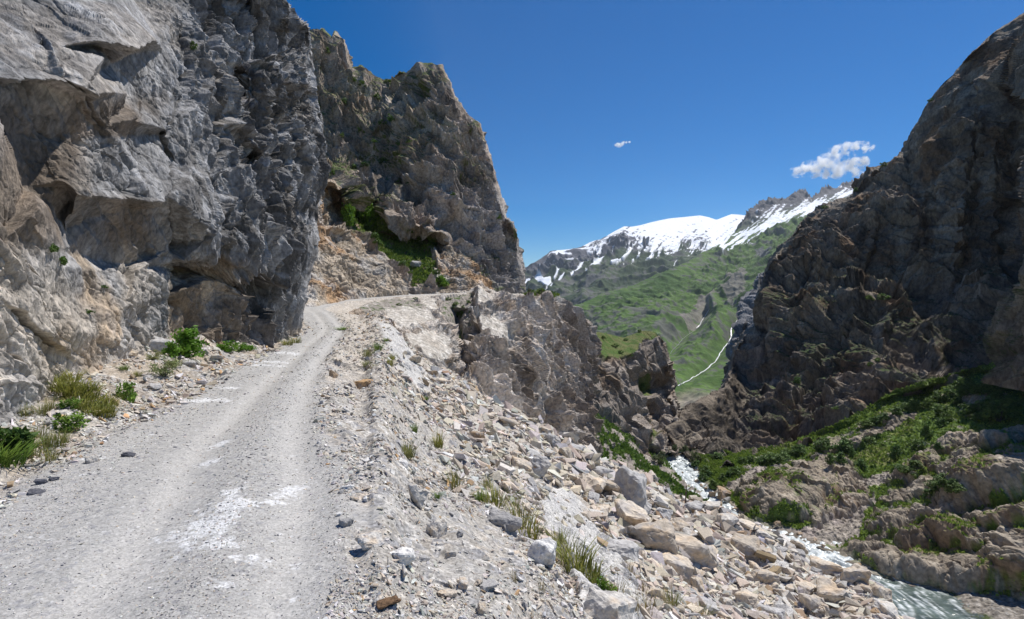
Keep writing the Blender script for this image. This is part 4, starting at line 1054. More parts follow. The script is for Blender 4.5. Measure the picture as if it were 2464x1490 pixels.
TONES = {'tan': (.53, .46, .375), 'pale': (.56, .525, .475), 'grey': (.41, .395, .38), 'brown': (.36, .26, .17), 'dark': (.10, .10, .115), 'white': (.70, .68, .65), 'orange': (.55, .36, .19)}
def stone_cols(V, tone, seed):
    q = V * F4(1.7) + F4(seed * 3.1)
    c = np.ones((len(V), 3), F4) * np.array(TONES[tone], F4)
    n = fbm(q, 4, 160)
    c = mixc(c, (.34, .33, .335) if tone != 'dark' else (.2, .2, .21), np.clip(n * 1.5 - .1, 0, .55))
    c = mixc(c, (.56, .41, .26) if tone in ('tan', 'pale', 'orange') else c.mean(0), np.clip(fbm(q * F4(.8), 3, 161) * 1.5 - .15, 0, .5))
    return np.clip(c, .03, .8)

M['stone'] = ground_mat('broken_limestone', 5.0, .3, .5, .05, objrand=.16, local=True)
M['rubble'] = ground_mat('rubble_stone', 20.0, .25, .35, .02)

# ---- rubble nobody could count: one object
SMALL = [hull_stone(1000 + i, 11, .55) for i in range(18)]
def scatter(idx, size, rg, protos, tint, flatlie=.5, sink=.25):
    VV, FF, CC = [], [], []; off = 0
    which = rg.integers(0, len(protos), len(idx))
    n = len(idx)
    ang = rg.uniform(0, 6.283, n)
    Nn = G.NS[idx] + rg.normal(0, .28, (n, 3)); Nn /= np.linalg.norm(Nn, axis=1)[:, None]
    ref = np.stack([np.cos(ang), np.sin(ang), np.zeros(n)], 1)
    U = np.cross(Nn, ref); U /= np.linalg.norm(U, axis=1)[:, None] + 1e-9
    W = np.cross(U, Nn)
    sc = np.stack([size * rg.uniform(.7, 1.35, n), size * rg.uniform(.6, 1.1, n), size * rg.uniform(.45, 1.0, n)], 1) * .5
    for k in range(len(protos)):
        m = np.nonzero(which == k)[0]
        if not len(m): continue
        V, F = protos[k]
        L = V[None] * sc[m][:, None, :]
        Wd = L[..., 0:1] * U[m][:, None] + L[..., 1:2] * W[m][:, None] + L[..., 2:3] * Nn[m][:, None]
        base = G.P[idx[m]] + Nn[m] * (sc[m][:, 2] * (1 - 2 * sink) * .7)[:, None]
        Wd = Wd + base[:, None]
        VV.append(Wd.reshape(-1, 3)); CC.append(np.repeat(tint[m], len(V), 0))
        f = F[None] + (np.arange(len(m)) * len(V))[:, None, None] + off
        FF.append(f.reshape(-1, 3)); off += len(m) * len(V)
    return np.vstack(VV), np.vstack(FF), np.vstack(CC)

def tints(n, rg, wts):
    names = list(wts); p = np.array([wts[k] for k in names], float); p /= p.sum()
    ch = rg.choice(len(names), n, p=p)
    base = np.array([TONES[k] for k in names], F4)[ch]
    return np.clip(base * rg.uniform(.7, 1.18, (n, 1)) * rg.uniform(.95, 1.05, (n, 3)), .03, .78).astype(F4)

def pick(mask, n, rg, dens=None):
    """vertices picked evenly over the seen area, not over the mesh"""
    c = np.nonzero(mask)[0]
    # each grid cell's seen area
    g = G
    A = np.abs(np.gradient(g.sx.reshape(g.nr, g.nc), axis=1) * np.gradient(g.sy.reshape(g.nr, g.nc), axis=0)).ravel()[c]
    if dens is not None: A = A * dens[c]
    A = np.clip(A, 0, None); A /= A.sum()
    return rg.choice(c, n, p=A)

rg = np.random.default_rng(21)
dens_n = np.clip(fbm((G.P * .8).astype(F4), 3, 170) * 1.6 + .65, .08, 1.6)
right_m = vis & (G.s > 0) & (G.e > -.1) & (~G.isfar)
left_m = vis & (G.s < 0) & (G.e > -.42) & (~G.isfar) & (G.Y < 40)
road_m = vis & (G.e < .1) & (~G.isfar) & (G.Y < 45)
parts = []
def px_sizes(n, lo, hi, a, rg):
    u = rg.random(n); return (lo ** -a + u * (hi ** -a - lo ** -a)) ** (-1 / a)
for mask, n, lo, hi, a, wts, dn in [
        (right_m, 30000, 4.0, 22, 1.8, dict(tan=4, pale=4.5, grey=2.2, brown=.6, orange=.25, dark=.2, white=1.5), dens_n * (1 - .93 * G.slab) * (.55 + .45 * np.clip(G.e / 3, 0, 1)) ),
        (right_m & (G.e > 2.5), 8500, 13, 50, 1.6, dict(tan=7, pale=3, grey=1.6, white=.8, brown=.4), (1 - .95 * G.slab) * np.clip(G.e / 9, .12, 1.2) * dens_n),
        (left_m, 14000, 4, 24, 1.7, dict(tan=4, pale=4, grey=2.5, brown=1, orange=.5, white=1, dark=.3), dens_n),
        (road_m, 24000, 2.0, 8.5, 2.5, dict(tan=2, pale=2.6, grey=3, dark=.8, white=.6), np.clip(.34 + 1.5 * np.exp(-((G.s - .42 * G.w) / .32) ** 2) + .9 * np.exp(-((G.s + .6 * G.w) / .5) ** 2) + 1.4 * np.clip(G.e + .35, 0, .35) / .35, 0, 2))]:
    idx = pick(mask, n, rg, dn)
    size = px_sizes(n, lo, hi, a, rg) * G.Y[idx] / FOC
    size = np.minimum(size, np.where(G.s[idx] < 0, .38, .14 + .075 * np.maximum(G.e[idx], 0)))
    parts.append(scatter(idx, size, rg, SMALL, tints(n, rg, wts)))
off = 0; V_, F_, C_ = [], [], []
for v, f, c in parts:
    V_.append(v); F_.append(f + off); C_.append(c); off += len(v)
add('rubble', mesh_from('rubble', np.vstack(V_), np.vstack(F_), np.vstack(C_)), M['rubble'], label='loose broken rubble littering the road edges and the scree slope', cat='rubble', kind='stuff')

# ---- boulders and stones one can count
BIGP = {}
def big_proto(i, tone, flat, sub):
    k = (i, tone, flat, sub)
    if k not in BIGP:
        V, F = hull_stone(2000 + i, 14, flat, sub=sub)
        V = V / np.abs(V).max(0)  # unit half sizes
        BIGP[k] = mesh_from('boulder', V, F, stone_cols(V, tone, i))
        BIGP[k].materials.append(M['stone'])
    return BIGP[k]

def place_stone(px, py, wpx, hpx, tone, proto, rz, label, name='boulder', cat='boulder', group=None, depthf=.8, tilt=.5, sub=10, sink=.27):
    j, p, n, Y = at_ground(px, py)
    W = wpx * Y / FOC; H = hpx * Y / FOC
    o = add(name, big_proto(proto, tone, .8, sub), None, label=label, cat=cat, group=group)
    up = Vector((0, 0, 1)).lerp(Vector(n), tilt).normalized()
    qd = Vector((0, 0, 1)).rotation_difference(up).to_matrix().to_4x4()
    R = qd @ Matrix.Rotation(rz, 4, 'Z')
    o.matrix_world = Matrix.Translation(Vector(p) + up * (H * (.5 - sink))) @ R @ Matrix.Diagonal((W / 2, W * depthf / 2, H / 2, 1))
    return o

# base centre x, base y, width, height in the tracing frame
TRACED = [
    (1520, 1205, 118, 92, 'grey', 3, .4, 'big grey-white streaked boulder standing on the crest of the scree slope beside the river view'),
    (1455, 1185, 60, 42, 'tan', 5, .2, 'tan block leaning against the left of the big streaked crest boulder'),
    (1420, 1180, 74, 46, 'tan', 7, 1.1, 'wide tan boulder with a shaded hollow front just left of the crest boulders'),
    (1215, 1185, 62, 44, 'tan', 8, .3, 'chunky tan boulder half way down the slope above a white bedrock slab'),
    (992, 1215, 54, 58, 'pale', 4, .1, 'tall pale flat-faced block near the road edge with a small tan stone on its shoulder'),
    (1007, 1165, 30, 20, 'tan', 9, .5, 'small tan block perched at the upper corner of the pale flat-faced block'),
    (1048, 1285, 50, 48, 'pale', 10, 2.2, 'pale wedge-shaped boulder with a dark left face on the upper scree'),
    (1210, 1265, 86, 44, 'grey', 11, -.5, 'long rounded grey boulder below the grass tuft on the white slab'),
    (898, 1305, 74, 34, 'pale', 12, .2, 'low pale slab-like boulder close to the right edge of the road'),
    (966, 1352, 66, 38, 'white', 13, .5, 'white broken boulder with a yellowish corner in front of the pale slab-like boulder'),
    (1295, 1350, 72, 66, 'white', 14, -.7, 'large white boulder tilted downhill beside the grass on the bedrock'),
    (1455, 1490, 120, 80, 'pale', 15, -.5, 'large pale boulder at the bottom edge of the picture among dry grass'),
    (1175, 1415, 48, 26, 'grey', 2, .2, 'grey-white angular stone in the lower middle of the scree'),
    (1075, 1440, 46, 22, 'tan', 6, .3, 'flat tan stone lying below the white broken boulder'),
    (1655, 1340, 150, 66, 'tan', 16, -.45, 'long tan boulder tilting downhill near the weathered post'),
    (1500, 1260, 100, 56, 'tan', 17, -.2, 'broad tan boulder with a dark underside between bedrock slab and crest'),
    (1560, 1320, 130, 84, 'tan', 18, -.5, 'huge tan wedge of rock in the middle of the boulder field'),
    (1480, 1345, 110, 60, 'grey', 19, -.4, 'grey-sided boulder standing below the huge tan wedge'),
    (1620, 1385, 110, 62, 'tan', 20, -.4, 'tan boulder lying right below the huge tan wedge'),
    (1790, 1330, 80, 58, 'tan', 21, -.6, 'tan boulder with a steep shaded end near the crest of the boulder field'),
    (1680, 1420, 66, 44, 'tan', 22, -.3, 'blocky tan boulder amid small rubble low on the slope'),
    (1690, 1470, 70, 36, 'grey', 23, -.3, 'dark-fronted block near the bottom of the boulder field'),
    (1840, 1290, 60, 34, 'pale', 24, -.3, 'pale rounded boulder on the skyline of the slope above the white river'),
    (1745, 1270, 52, 40, 'pale', 25, -.2, 'pale cube-like boulder right of the weathered post'),
    (1990, 1375, 76, 34, 'tan', 26, -.5, 'long tan block on the right rim of the boulder field above the rapids'),
    (2060, 1400, 70, 50, 'tan', 27, -.5, 'upright tan boulder at the rim jutting toward the river'),
    (2110, 1440, 58, 46, 'tan', 28, -.6, 'low tan boulder by the water at the right rim of the scree'),
    (2130, 1480, 60, 36, 'pale', 29, -.5, 'pale boulder at the lower right end of the scree beside green water'),
    (2010, 1430, 96, 60, 'tan', 30, -.6, 'large tan slab resting on the lower right of the boulder field'),
    (1960, 1470, 70, 50, 'tan', 31, -.4, 'tan boulder right of the grey weathered rock rib'),
    (1830, 1400, 70, 42, 'tan', 32, -.3, 'tan boulder left of the grey weathered rock rib'),
    (1320, 1070, 44, 30, 'grey', 33, .3, 'small grey boulder on the ridge line below the vertical wall'),
    (1360, 1105, 52, 38, 'tan', 34, .2, 'tan boulder on the ridge line just past the small grey one'),
    (1140, 1060, 46, 34, 'brown', 35, .4, 'brownish block standing out of pale rubble in mid slope'),
    (1250, 1130, 56, 32, 'tan', 36, -.3, 'flat tan boulder in mid slope below the pale wall'),
    (1290, 1130, 50, 40, 'grey', 37, -.3, 'grey rounded boulder right of the flat tan one in mid slope'),
    (1040, 905, 40, 34, 'brown', 38, .2, 'brown-sided boulder at the foot of the white slabs'),
    (880, 935, 52, 34, 'orange', 39, .2, 'yellowish broken boulder near the grass tufts on the upper scree'),
    (803, 908, 22, 24, 'brown', 40, .3, 'small brown pointed stone standing at the right edge of the road'),
    (290, 795, 56, 26, 'pale', 41, .2, 'flat pale boulder resting on the rubble below the rock wall'),
    (298, 850, 46, 22, 'tan', 42, -.3, 'tan slab on the verge below the flat pale boulder'),
    (505, 868, 30, 16, 'tan', 43, .1, 'tan block on the verge right of the leafy green bush'),
    (182, 895, 30, 16, 'tan', 44, .2, 'small tan slab above the yellow-green grass patch'),
    (125, 1072, 28, 20, 'grey', 45, .4, 'grey stone sticking out of green weeds on the verge'),
    (225, 1110, 32, 22, 'pale', 46, .3, 'pale crumbly stone beside the thistle on the verge'),
    (310, 1097, 30, 12, 'dark', 47, .1, 'dark bluish stone at the left edge of the road'),
    (452, 880, 34, 18, 'grey', 48, .1, 'dark grey stone on the verge below the small shrubs'),
    (385, 840, 60, 34, 'grey', 49, .3, 'heap-like grey boulder above the tall grass by the wall'),
    (100, 1162, 28, 13, 'dark', 50, .2, 'largest black lump of the dark stones at the left road edge'),
    (130, 1158, 20, 10, 'dark', 51, .5, 'small black lump right of the largest black lump'),
    (90, 1186, 36, 10, 'dark', 52, .1, 'low dark stone just below the black lumps at the road edge'),
    (955, 720, 0, 0, 'tan', 0, 0, '')]
for i, (px, py, wp_, hp_, tone, pr, rz, lab) in enumerate(TRACED):
    if not wp_: continue
    nm = 'boulder' if wp_ >= 44 else 'stone'
    place_stone(px, py, wp_ * 1.05, hp_ * 1.15, tone, pr, rz + .3, lab, nm, nm, sub=11 if wp_ > 60 else 8)
# brown clod by the road
j, p, n, Y = at_ground(930, 1462)
V, F = hull_stone(3001, 20, .5, sub=9); V = V / np.abs(V).max(0)
cl = np.ones((len(V), 3), F4) * np.array([.17, .105, .06], F4) * (1 + .5 * fbm(V * F4(5), 3, 9))[:, None]
o = add('clod', mesh_from('clod', V, F, np.clip(cl, .02, .4)), M['stone'], label='flat brown clod of earth on the scree near the bottom of the picture', cat='clod')
o.matrix_world = Matrix.Translation(Vector(p) + Vector((0, 0, .03))) @ Matrix.Rotation(.5, 4, 'Z') @ Matrix.Diagonal((.098, .075, .045, 1))

# further boulders of the field, each its own object
rb = np.random.default_rng(5)
taken = [(a, b) for a, b, w_, *_ in TRACED if w_]
def more(n, poly, wlo, whi, tones, lab, group, name='boulder', hk=.6, sep=1.0):
    k = 0; tries = 0
    xs = [a for a, _ in poly]; ys = [b for _, b in poly]
    while k < n and tries < n * 60:
        tries += 1
        x, y = rb.uniform(min(xs), max(xs)), rb.uniform(min(ys), max(ys))
        if not inside(poly, np.array([x]), np.array([y]))[0]: continue
        w_ = wlo * (whi / wlo) ** (rb.random() ** 1.6)
        if any(abs(x - a) < w_ * .55 * sep and abs(y - b) < w_ * .4 * sep for a, b in taken): continue
        taken.append((x, y)); tone = rb.choice(tones)
        place_stone(x, y, w_, w_ * hk * rb.uniform(.75, 1.25), tone, int(rb.integers(60, 84)), rb.uniform(0, 6.28), lab[tone] if isinstance(lab, dict) else lab, name, name, group, rb.uniform(.65, 1.0), sub=7)
        k += 1
field = [(1180, 1000), (1300, 1030), (1450, 1115), (1640, 1200), (1780, 1255), (1900, 1290), (2060, 1370), (2150, 1485), (1950, 1490), (1600, 1490), (1540, 1400), (1440, 1240), (1330, 1150), (1180, 1080)]
more(170, field, 26, 84, ['tan', 'tan', 'tan', 'pale', 'grey'], {'tan': 'tan angular boulder in the boulder field below the crest', 'pale': 'pale angular boulder in the boulder field below the crest', 'grey': 'grey angular boulder in the boulder field below the crest'}, 'boulders of the boulder field')
upper = [(960, 830), (1040, 890), (1150, 955), (1180, 1000), (1180, 1080), (1050, 1000), (960, 900)]
more(34, upper, 18, 44, ['tan', 'pale', 'white', 'grey'], {'tan': 'tan block in the rubble under the white slabs', 'pale': 'pale block in the rubble under the white slabs', 'white': 'white block in the rubble under the white slabs', 'grey': 'grey block in the rubble under the white slabs'}, 'blocks in the rubble under the white slabs')
near = [(800, 1180), (900, 1080), (1100, 1110), (1280, 1230), (1400, 1480), (860, 1485)]
more(46, near, 16, 40, ['tan', 'pale', 'white', 'grey'], {'tan': 'small tan stone on the gravelly scree beside the road', 'pale': 'small pale stone on the gravelly scree beside the road', 'white': 'small white stone on the gravelly scree beside the road', 'grey': 'small grey stone on the gravelly scree beside the road'}, 'small stones on the scree beside the road', 'stone')
vergep = [(60, 960), (200, 850), (430, 810), (600, 830), (560, 870), (380, 960), (200, 1040), (60, 1150)]
more(36, vergep, 12, 34, ['tan', 'pale', 'grey'], {'tan': 'small tan stone on the verge below the rock wall', 'pale': 'small pale stone on the verge below the rock wall', 'grey': 'small grey stone on the verge below the rock wall'}, 'small stones on the verge below the rock wall', 'stone', .5)
print('stones', round(time.time() - T0, 1))
# ================================================================== lookups on the other slopes
class Look:
    def __init__(self, P, step=2, mask=None):
        idx = np.arange(0, len(P), step)
        if mask is not None: idx = idx[mask[idx]]
        self.idx = idx; self.P = P
        x, y = ground_dy(P[idx]); d = (P[idx] - CAM) @ FWD
        self.d = d
        self.kd = kdtree.KDTree(len(idx))
        for i in range(len(idx)): self.kd.insert((x[i], y[i], 0), i)
        self.kd.balance()
    def at(self, px, py):
        c = self.kd.find_n((px, py, 0), 4)
        i = min(c, key=lambda q: self.d[q[1]])[1]
        return self.idx[i], Vector(self.P[self.idx[i]]), self.d[i]
LB = Look(R['bank'][2], 2); LM = Look(R['mid'][2], 2); LL = Look(R['left'][2], 2); LG = Look(R['green'][2], 2); LS = Look(R['snow'][2], 2); LO = Look(R['low'][2], 2); LR = Look(R['right'][2], 2); LE = Look(R['scree'][2], 1); LH = Look(R['head'][2], 2)
class LookGround:
    def at(self, px, py):
        j, p, n, Y = at_ground(px, py); return j, Vector(p), Y
LN = LookGround()

# ================================================================== river
M['water'] = None
def water_mat():
    m, nt, b, out = _new('river_water'); N = nt.nodes; Lk = nt.links.new
    at = N.new('ShaderNodeAttribute'); at.attribute_name = 'Col'
    n = N.new('ShaderNodeTexNoise'); n.inputs['Scale'].default_value = 1.8; n.inputs['Detail'].default_value = 5
    g = N.new('ShaderNodeNewGeometry'); Lk(g.outputs['Position'], n.inputs['Vector'])
    bp = N.new('ShaderNodeBump'); bp.inputs['Strength'].default_value = .5; bp.inputs['Distance'].default_value = .15
    Lk(n.outputs[0], bp.inputs['Height']); Lk(bp.outputs[0], b.inputs['Normal'])
    Lk(at.outputs['Color'], b.inputs['Base Color']); b.inputs['Roughness'].default_value = .28; b.inputs['Specular IOR Level'].default_value = .5
    return m
M['water'] = water_mat()
ZR = -38.0
cen = [(1650, 1087), (1601, 1101), (1608, 1114), (1634, 1135), (1669, 1158), (1704, 1182), (1730, 1205), (1757, 1223), (1785, 1246), (1840, 1270), (1892, 1290), (1932, 1312), (1985, 1338), (2040, 1366), (2085, 1396), (2130, 1430), (2180, 1472), (2240, 1530), (2330, 1640)]
cw = np.array([on_plane(a, b, ZR)[:2] for a, b in cen])
tt = np.arange(len(cw)); fine = np.linspace(0, len(cw) - 1, 700)
cl = np.stack([np.interp(fine, tt, cw[:, k]) for k in range(2)], 1)
for _ in range(60): cl[1:-1] = (cl[:-2] + 2 * cl[1:-1] + cl[2:]) / 4
tg = np.gradient(cl, axis=0); tg /= np.linalg.norm(tg, axis=1)[:, None]; nm = np.stack([-tg[:, 1], tg[:, 0]], 1)
side = np.linspace(-9, 9, 120)
wide = np.interp(fine, [0, 9, 14, 16, 18], [.75, .8, 1.0, 1.6, 2.4])
XY = cl[:, None, :] + nm[:, None, :] * (side[None, :, None] * wide[:, None, None])
q = np.concatenate([XY.reshape(-1, 2), np.zeros((XY.shape[0] * 120, 1))], 1).astype(F4)
dist = np.concatenate([[0], np.cumsum(np.linalg.norm(np.diff(cl, axis=0), axis=1))])
uu = np.repeat(dist, 120); vv = np.tile(side, 700) * np.repeat(wide, 120)
wv = fbm(q / F4(4.0), 3, 199)
fl = np.stack([uu / 3.2, vv / .9 + wv * 2.2, vv * 0], 1).astype(F4)
nz = fbm(fl, 4, 200); nz2 = fbm(q / F4(.9), 4, 201); nb = fbm(q / F4(3.2), 3, 202)
foamb = np.interp(np.repeat(fine, 120), [0, 8, 12, 13.6, 14.6, 18], [.55, .6, .75, .5, -.12, -.16])
core = 1 - np.abs(vv + .8) / 7
nz3 = fbm(np.stack([uu / 9.0, vv / .45, vv * 0], 1).astype(F4), 4, 203)
foam = np.clip((foamb + nz * .6 + nz2 * .3 + nz3 * .8 + .25 * core) * 1.6, 0, 1)
wc = lerp3(np.array([[.045, .065, .06]], F4), np.array([[.10, .135, .12]], F4), np.clip(nb + .5, 0, 1))
shallow = np.clip(sstep(2, 9, -vv) * np.repeat(sstep(13.6, 15, fine), 120) * (.8 + nz), 0, 1)
wc = mixc(wc, (.15, .125, .085), shallow * .85)
wc = mixc(wc, (.66, .70, .70), foam * np.clip(.85 + nz2 * .6, .5, 1))
wz = ZR + nz * .35 * np.clip(foamb + .4, .15, 1) + nz2 * .22 * np.clip(foamb + .4, .2, 1)
WP = np.column_stack([q[:, 0], q[:, 1], wz])
add('river', mesh_from('river', WP, grid_faces(700, 120), np.clip(wc, .02, .85), smooth=True), M['water'], label='white water river rushing along the bottom of the gorge', cat='river', kind='structure')
# gravel bar at the lower right, and the bed under everything
gx_, gy_ = np.meshgrid(np.linspace(20, 110, 360), np.linspace(50, 112, 420))
q = np.stack([gx_.ravel(), gy_.ravel(), gx_.ravel() * 0], 1).astype(F4)
dl, al = polydist([tuple(p) for p in cl[::10]], q[:, 0].astype(float), q[:, 1].astype(float))
gz = ZR - .55 + sstep(5.5, 11, dl) * .85 + fbm(q / F4(2.2), 4, 205) * .28 + np.clip(fbm(q / F4(.5), 3, 206), 0, 1) * .25
cb = np.ones((len(q), 3), F4) * np.array([.22, .195, .165], F4) * (1 + .8 * fbm(q / F4(.5), 4, 207))[:, None]
cb = mixc(cb, (.07, .10, .03), np.clip(fbm(q / F4(4), 4, 208) * 2.5 - .45, 0, .9))
cb = mixc(cb, (.45, .42, .38), sstep(.25, .5, fbm(q / F4(.8), 3, 209)) * .6)
add('river_bed', mesh_from('river_bed', np.column_stack([q[:, 0], q[:, 1], gz]), grid_faces(420, 360), np.clip(cb, .02, .6)), M['bank'], label='mossy gravel bar and stony bed beside the river at the lower right', cat='river bed', kind='structure')

# streams falling down the green mountain
def stream(line, wpx, label, look, name='mountain_stream', tone=.86):
    L = []
    for (a, b) in zip(line[:-1], line[1:]):
        n = max(3, int(math.hypot(b[0] - a[0], b[1] - a[1]) / 3))
        for k in range(n): L.append((a[0] + (b[0] - a[0]) * k / n, a[1] + (b[1] - a[1]) * k / n))
    L.append(line[-1]); r = random.Random(len(L))
    pts = []
    jx = 0
    for k, (x, y) in enumerate(L):
        jx = jx * .6 + r.uniform(-1.2, 1.2)
        i, p, d = look.at(x + jx, y); pts.append((p, d))
    ps = np.array([p for p, d in pts]); ps2 = ps.copy()
    ps2[1:-1] = (ps[:-2] + 2 * ps[1:-1] + ps[2:]) / 4
    V, F = [], []
    for k in range(len(ps2)):
        p = ps2[k]; d = pts[k][1]
        to = (CAM - p) / np.linalg.norm(CAM - p)
        w_ = wpx * d / FOC * r.uniform(.55, 1.3) * .5
        tgt = ps2[min(k + 1, len(ps2) - 1)] - ps2[max(k - 1, 0)]
        sd_ = np.cross(tgt, to); sd_ /= np.linalg.norm(sd_) + 1e-9
        c = p + to * d * .010
        V += [c - sd_ * w_, c + to * w_ * .5, c + sd_ * w_]
        if k: F += [(3 * k - 3, 3 * k - 2, 3 * k + 1, 3 * k), (3 * k - 2, 3 * k - 1, 3 * k + 2, 3 * k + 1)]
    return add(name, mesh_from(name, np.array(V), np.array(F), np.full((len(V), 3), tone)), M['water'], label=label, cat='stream', kind='structure')
stream([(1781, 758), (1770, 775), (1762, 790), (1757, 815), (1745, 832), (1731, 854), (1722, 868), (1711, 878), (1696, 890), (1679, 902), (1655, 915), (1630, 928)], 2.3, 'bright white stream cascading down the green mountainside', LG, 'waterfall')
stream([(1706, 742), (1700, 755), (1692, 765), (1684, 778), (1676, 788)], 2.0, 'thin pale stream high in a gully of the green mountainside', LG, tone=.5)
stream([(1668, 795), (1655, 806), (1640, 816), (1625, 836), (1611, 850)], 1.0, 'faint lower stretch of the stream in the rocky gully of the green mountainside', LG, tone=.2)

# ================================================================== plants
M['grass'] = leaf_mat('grass_blades', (1.0, 1.0, .9), (1.15, 1.05, .8), .3)
M['leaf'] = leaf_mat('leaves', (.9, 1.0, .95), (1.15, 1.08, .85), .3)
M['stem'] = ground_mat('plant_stems', 20, .3, .2, .01, local=True)
M['wood'] = ground_mat('weathered_wood', 30, .3, .4, .005, local=True, stretch=(1, 1, .15))

def blades(seed, n, spread, h, lean, width, c0, c1, heads=0):
    r = np.random.default_rng(seed); V, F, C = [], [], []
    for k in range(n):
        a = r.uniform(0, 6.283); rad = spread * math.sqrt(r.random())
        b = np.array([math.cos(a) * rad, math.sin(a) * rad, -.04 * h])
        dirn = np.array([math.cos(a + r.normal(0, .6)), math.sin(a + r.normal(0, .6)), 0])
        hh = h * r.uniform(.5, 1.1); l = lean * r.uniform(.2, 1.2) * (0.4 + rad / spread)
        side = np.array([-dirn[1], dirn[0], 0]) * width * r.uniform(.7, 1.3)
        c = np.array(c0) + (np.array(c1) - np.array(c0)) * r.random()
        o = len(V)
        for t, ww in ((0, 1), (.45, .85), (.8, .5), (1, 0.06)):
            p = b + np.array([0, 0, hh * (t - .18 * l * t * t)]) + dirn * hh * l * t * t
            V += [p - side * ww, p + side * ww]; C += [c * (.7 + .4 * t)] * 2
        for t in range(3): F.append((o + 2 * t, o + 2 * t + 1, o + 2 * t + 3, o + 2 * t + 2))
    return np.array(V), np.array(F), np.array(C)

def foliage(seed, n, shape, leaf, c0, c1, clumps=14, up=.3):
    """leaf blades gathered in clumps through a rounded volume of half size shape"""
    r = np.random.default_rng(seed); V, F, C = [], [], []
    cc = []
    while len(cc) < clumps:
        p = r.uniform(-1, 1, 3)
        if .25 < np.linalg.norm(p) < 1 and p[2] > -.75: cc.append(p)
    for k in range(n):
        ci = r.integers(0, clumps); c = cc[ci]
        p = c + r.normal(0, .19, 3)
        p = p * np.array(shape); p[2] += shape[2] * .85
        if p[2] < 0: p[2] = abs(p[2]) * .3
        nrm = r.normal(0, 1, 3) + np.array([0, 0, up]) + c * .6; nrm /= np.linalg.norm(nrm)
        a = np.cross(nrm, r.normal(size=3)); a /= np.linalg.norm(a); b = np.cross(nrm, a)
        s = leaf * r.uniform(.6, 1.3); o = len(V)
        V += [p - a * s, p - b * s * .45 + nrm * s * .1, p + a * s, p + b * s * .45 + nrm * s * .1]
        col = (np.array(c0) + (np.array(c1) - np.array(c0)) * r.random()) * (.8 + .5 * ((ci * 37) % 10) / 10)
        C += [col] * 4; F.append((o, o + 1, o + 2, o + 3))
    return np.array(V), np.array(F), np.array(C), cc

def stems(seed, cc, shape, rad):
    r = np.random.default_rng(seed); V, F = [], []
    for c in cc:
        tip = np.array(c) * np.array(shape) * .9; tip[2] += shape[2] * .85
        base = np.array([r.normal(0, .06), r.normal(0, .06), -.05]) * shape[0]
        mid = base * .5 + tip * .5 + r.normal(0, .08, 3) * shape[0]
        o = len(V)
        for t, p in enumerate((base, mid, tip)):
            rr = rad * (1 - .38 * t)
            for a in range(4): V.append(p + np.array([math.cos(a * 1.571), math.sin(a * 1.571), 0]) * rr)
        for t in range(2):
            for a in range(4): F.append((o + t * 4 + a, o + t * 4 + (a + 1) % 4, o + t * 4 + 4 + (a + 1) % 4, o + t * 4 + 4 + a))
    return np.array(V), np.array(F)

def tuft_mesh(name, *a, **k):
    V, F, C = blades(*a, **k); me = mesh_from(name, V, F, np.clip(C, .01, .6)); me.materials.append(M['grass']); return me
GREEN = ((.09, .17, .03), (.17, .27, .05)); OLIVE = ((.16, .19, .045), (.30, .30, .085)); DRY = ((.22, .18, .08), (.34, .28, .14)); SAGE = ((.17, .20, .09), (.29, .31, .15)); DARK = ((.035, .08, .02), (.08, .14, .032)); BRIGHT = ((.08, .18, .02), (.18, .30, .04))
TUFT = {'green': [tuft_mesh('tuft', 300 + i, 120, .42, 1, .75, .02, *GREEN) for i in range(3)],
        'olive': [tuft_mesh('tuft', 310 + i, 120, .45, 1, .6, .016, *OLIVE) for i in range(3)],
        'sage': [tuft_mesh('tuft', 320 + i, 130, .40, 1, .7, .018, *SAGE) for i in range(3)],
        'dry': [tuft_mesh('tuft', 330 + i, 46, .35, 1, .55, .011, *DRY) for i in range(3)],
        'mixed': [tuft_mesh('tuft', 340 + i, 110, .5, 1, .6, .014, (.13, .19, .04), (.34, .31, .14)) for i in range(3)]}
ntuft = [0]
def tuft(px, py, wpx, hpx, kind, label, group=None, look=LN):
    i, p, d = look.at(px, py); ntuft[0] += 1
    o = add('grass_tuft', random.choice(TUFT[kind]), None, label=label, cat='grass tuft', group=group)
    w_ = wpx * d / FOC; h_ = hpx * d / FOC
    o.location = p; o.rotation_euler = (0, 0, random.uniform(0, 6.28)); o.scale = (w_, w_, h_)
    return o

BUSH = {}
def bush_proto(kind, k):
    key = (kind, k)
    if key not in BUSH:
        n, leaf, c0, c1, cl_ = {'leafy': (900, .085, *BRIGHT, 20), 'dark': (420, .15, *DARK, 14), 'thistle': (420, .10, *GREEN, 16), 'sage': (900, .05, *SAGE, 18),
                                'bank': (650, .10, (.06, .11, .034), (.14, .21, .07), 18), 'willow': (500, .09, (.07, .10, .05), (.13, .16, .09), 16), 'ledge': (320, .12, (.055, .11, .024), (.12, .18, .045), 10), 'tree': (1500, .075, *BRIGHT, 26)}[kind]
        V, F, C, cc = foliage(400 + k * 7 + len(BUSH), n, (.5, .5, .5), leaf, c0, c1, cl_)
        fm = mesh_from('foliage', V, F, np.clip(C, .008, .5)); fm.materials.append(M['leaf'])
        V, F = stems(500 + k, cc, (.5, .5, .5), .014)
        sm = mesh_from('stem', V, F, np.full((len(V), 3), .09)); sm.materials.append(M['stem'])
        BUSH[key] = (fm, sm)
    return BUSH[key]
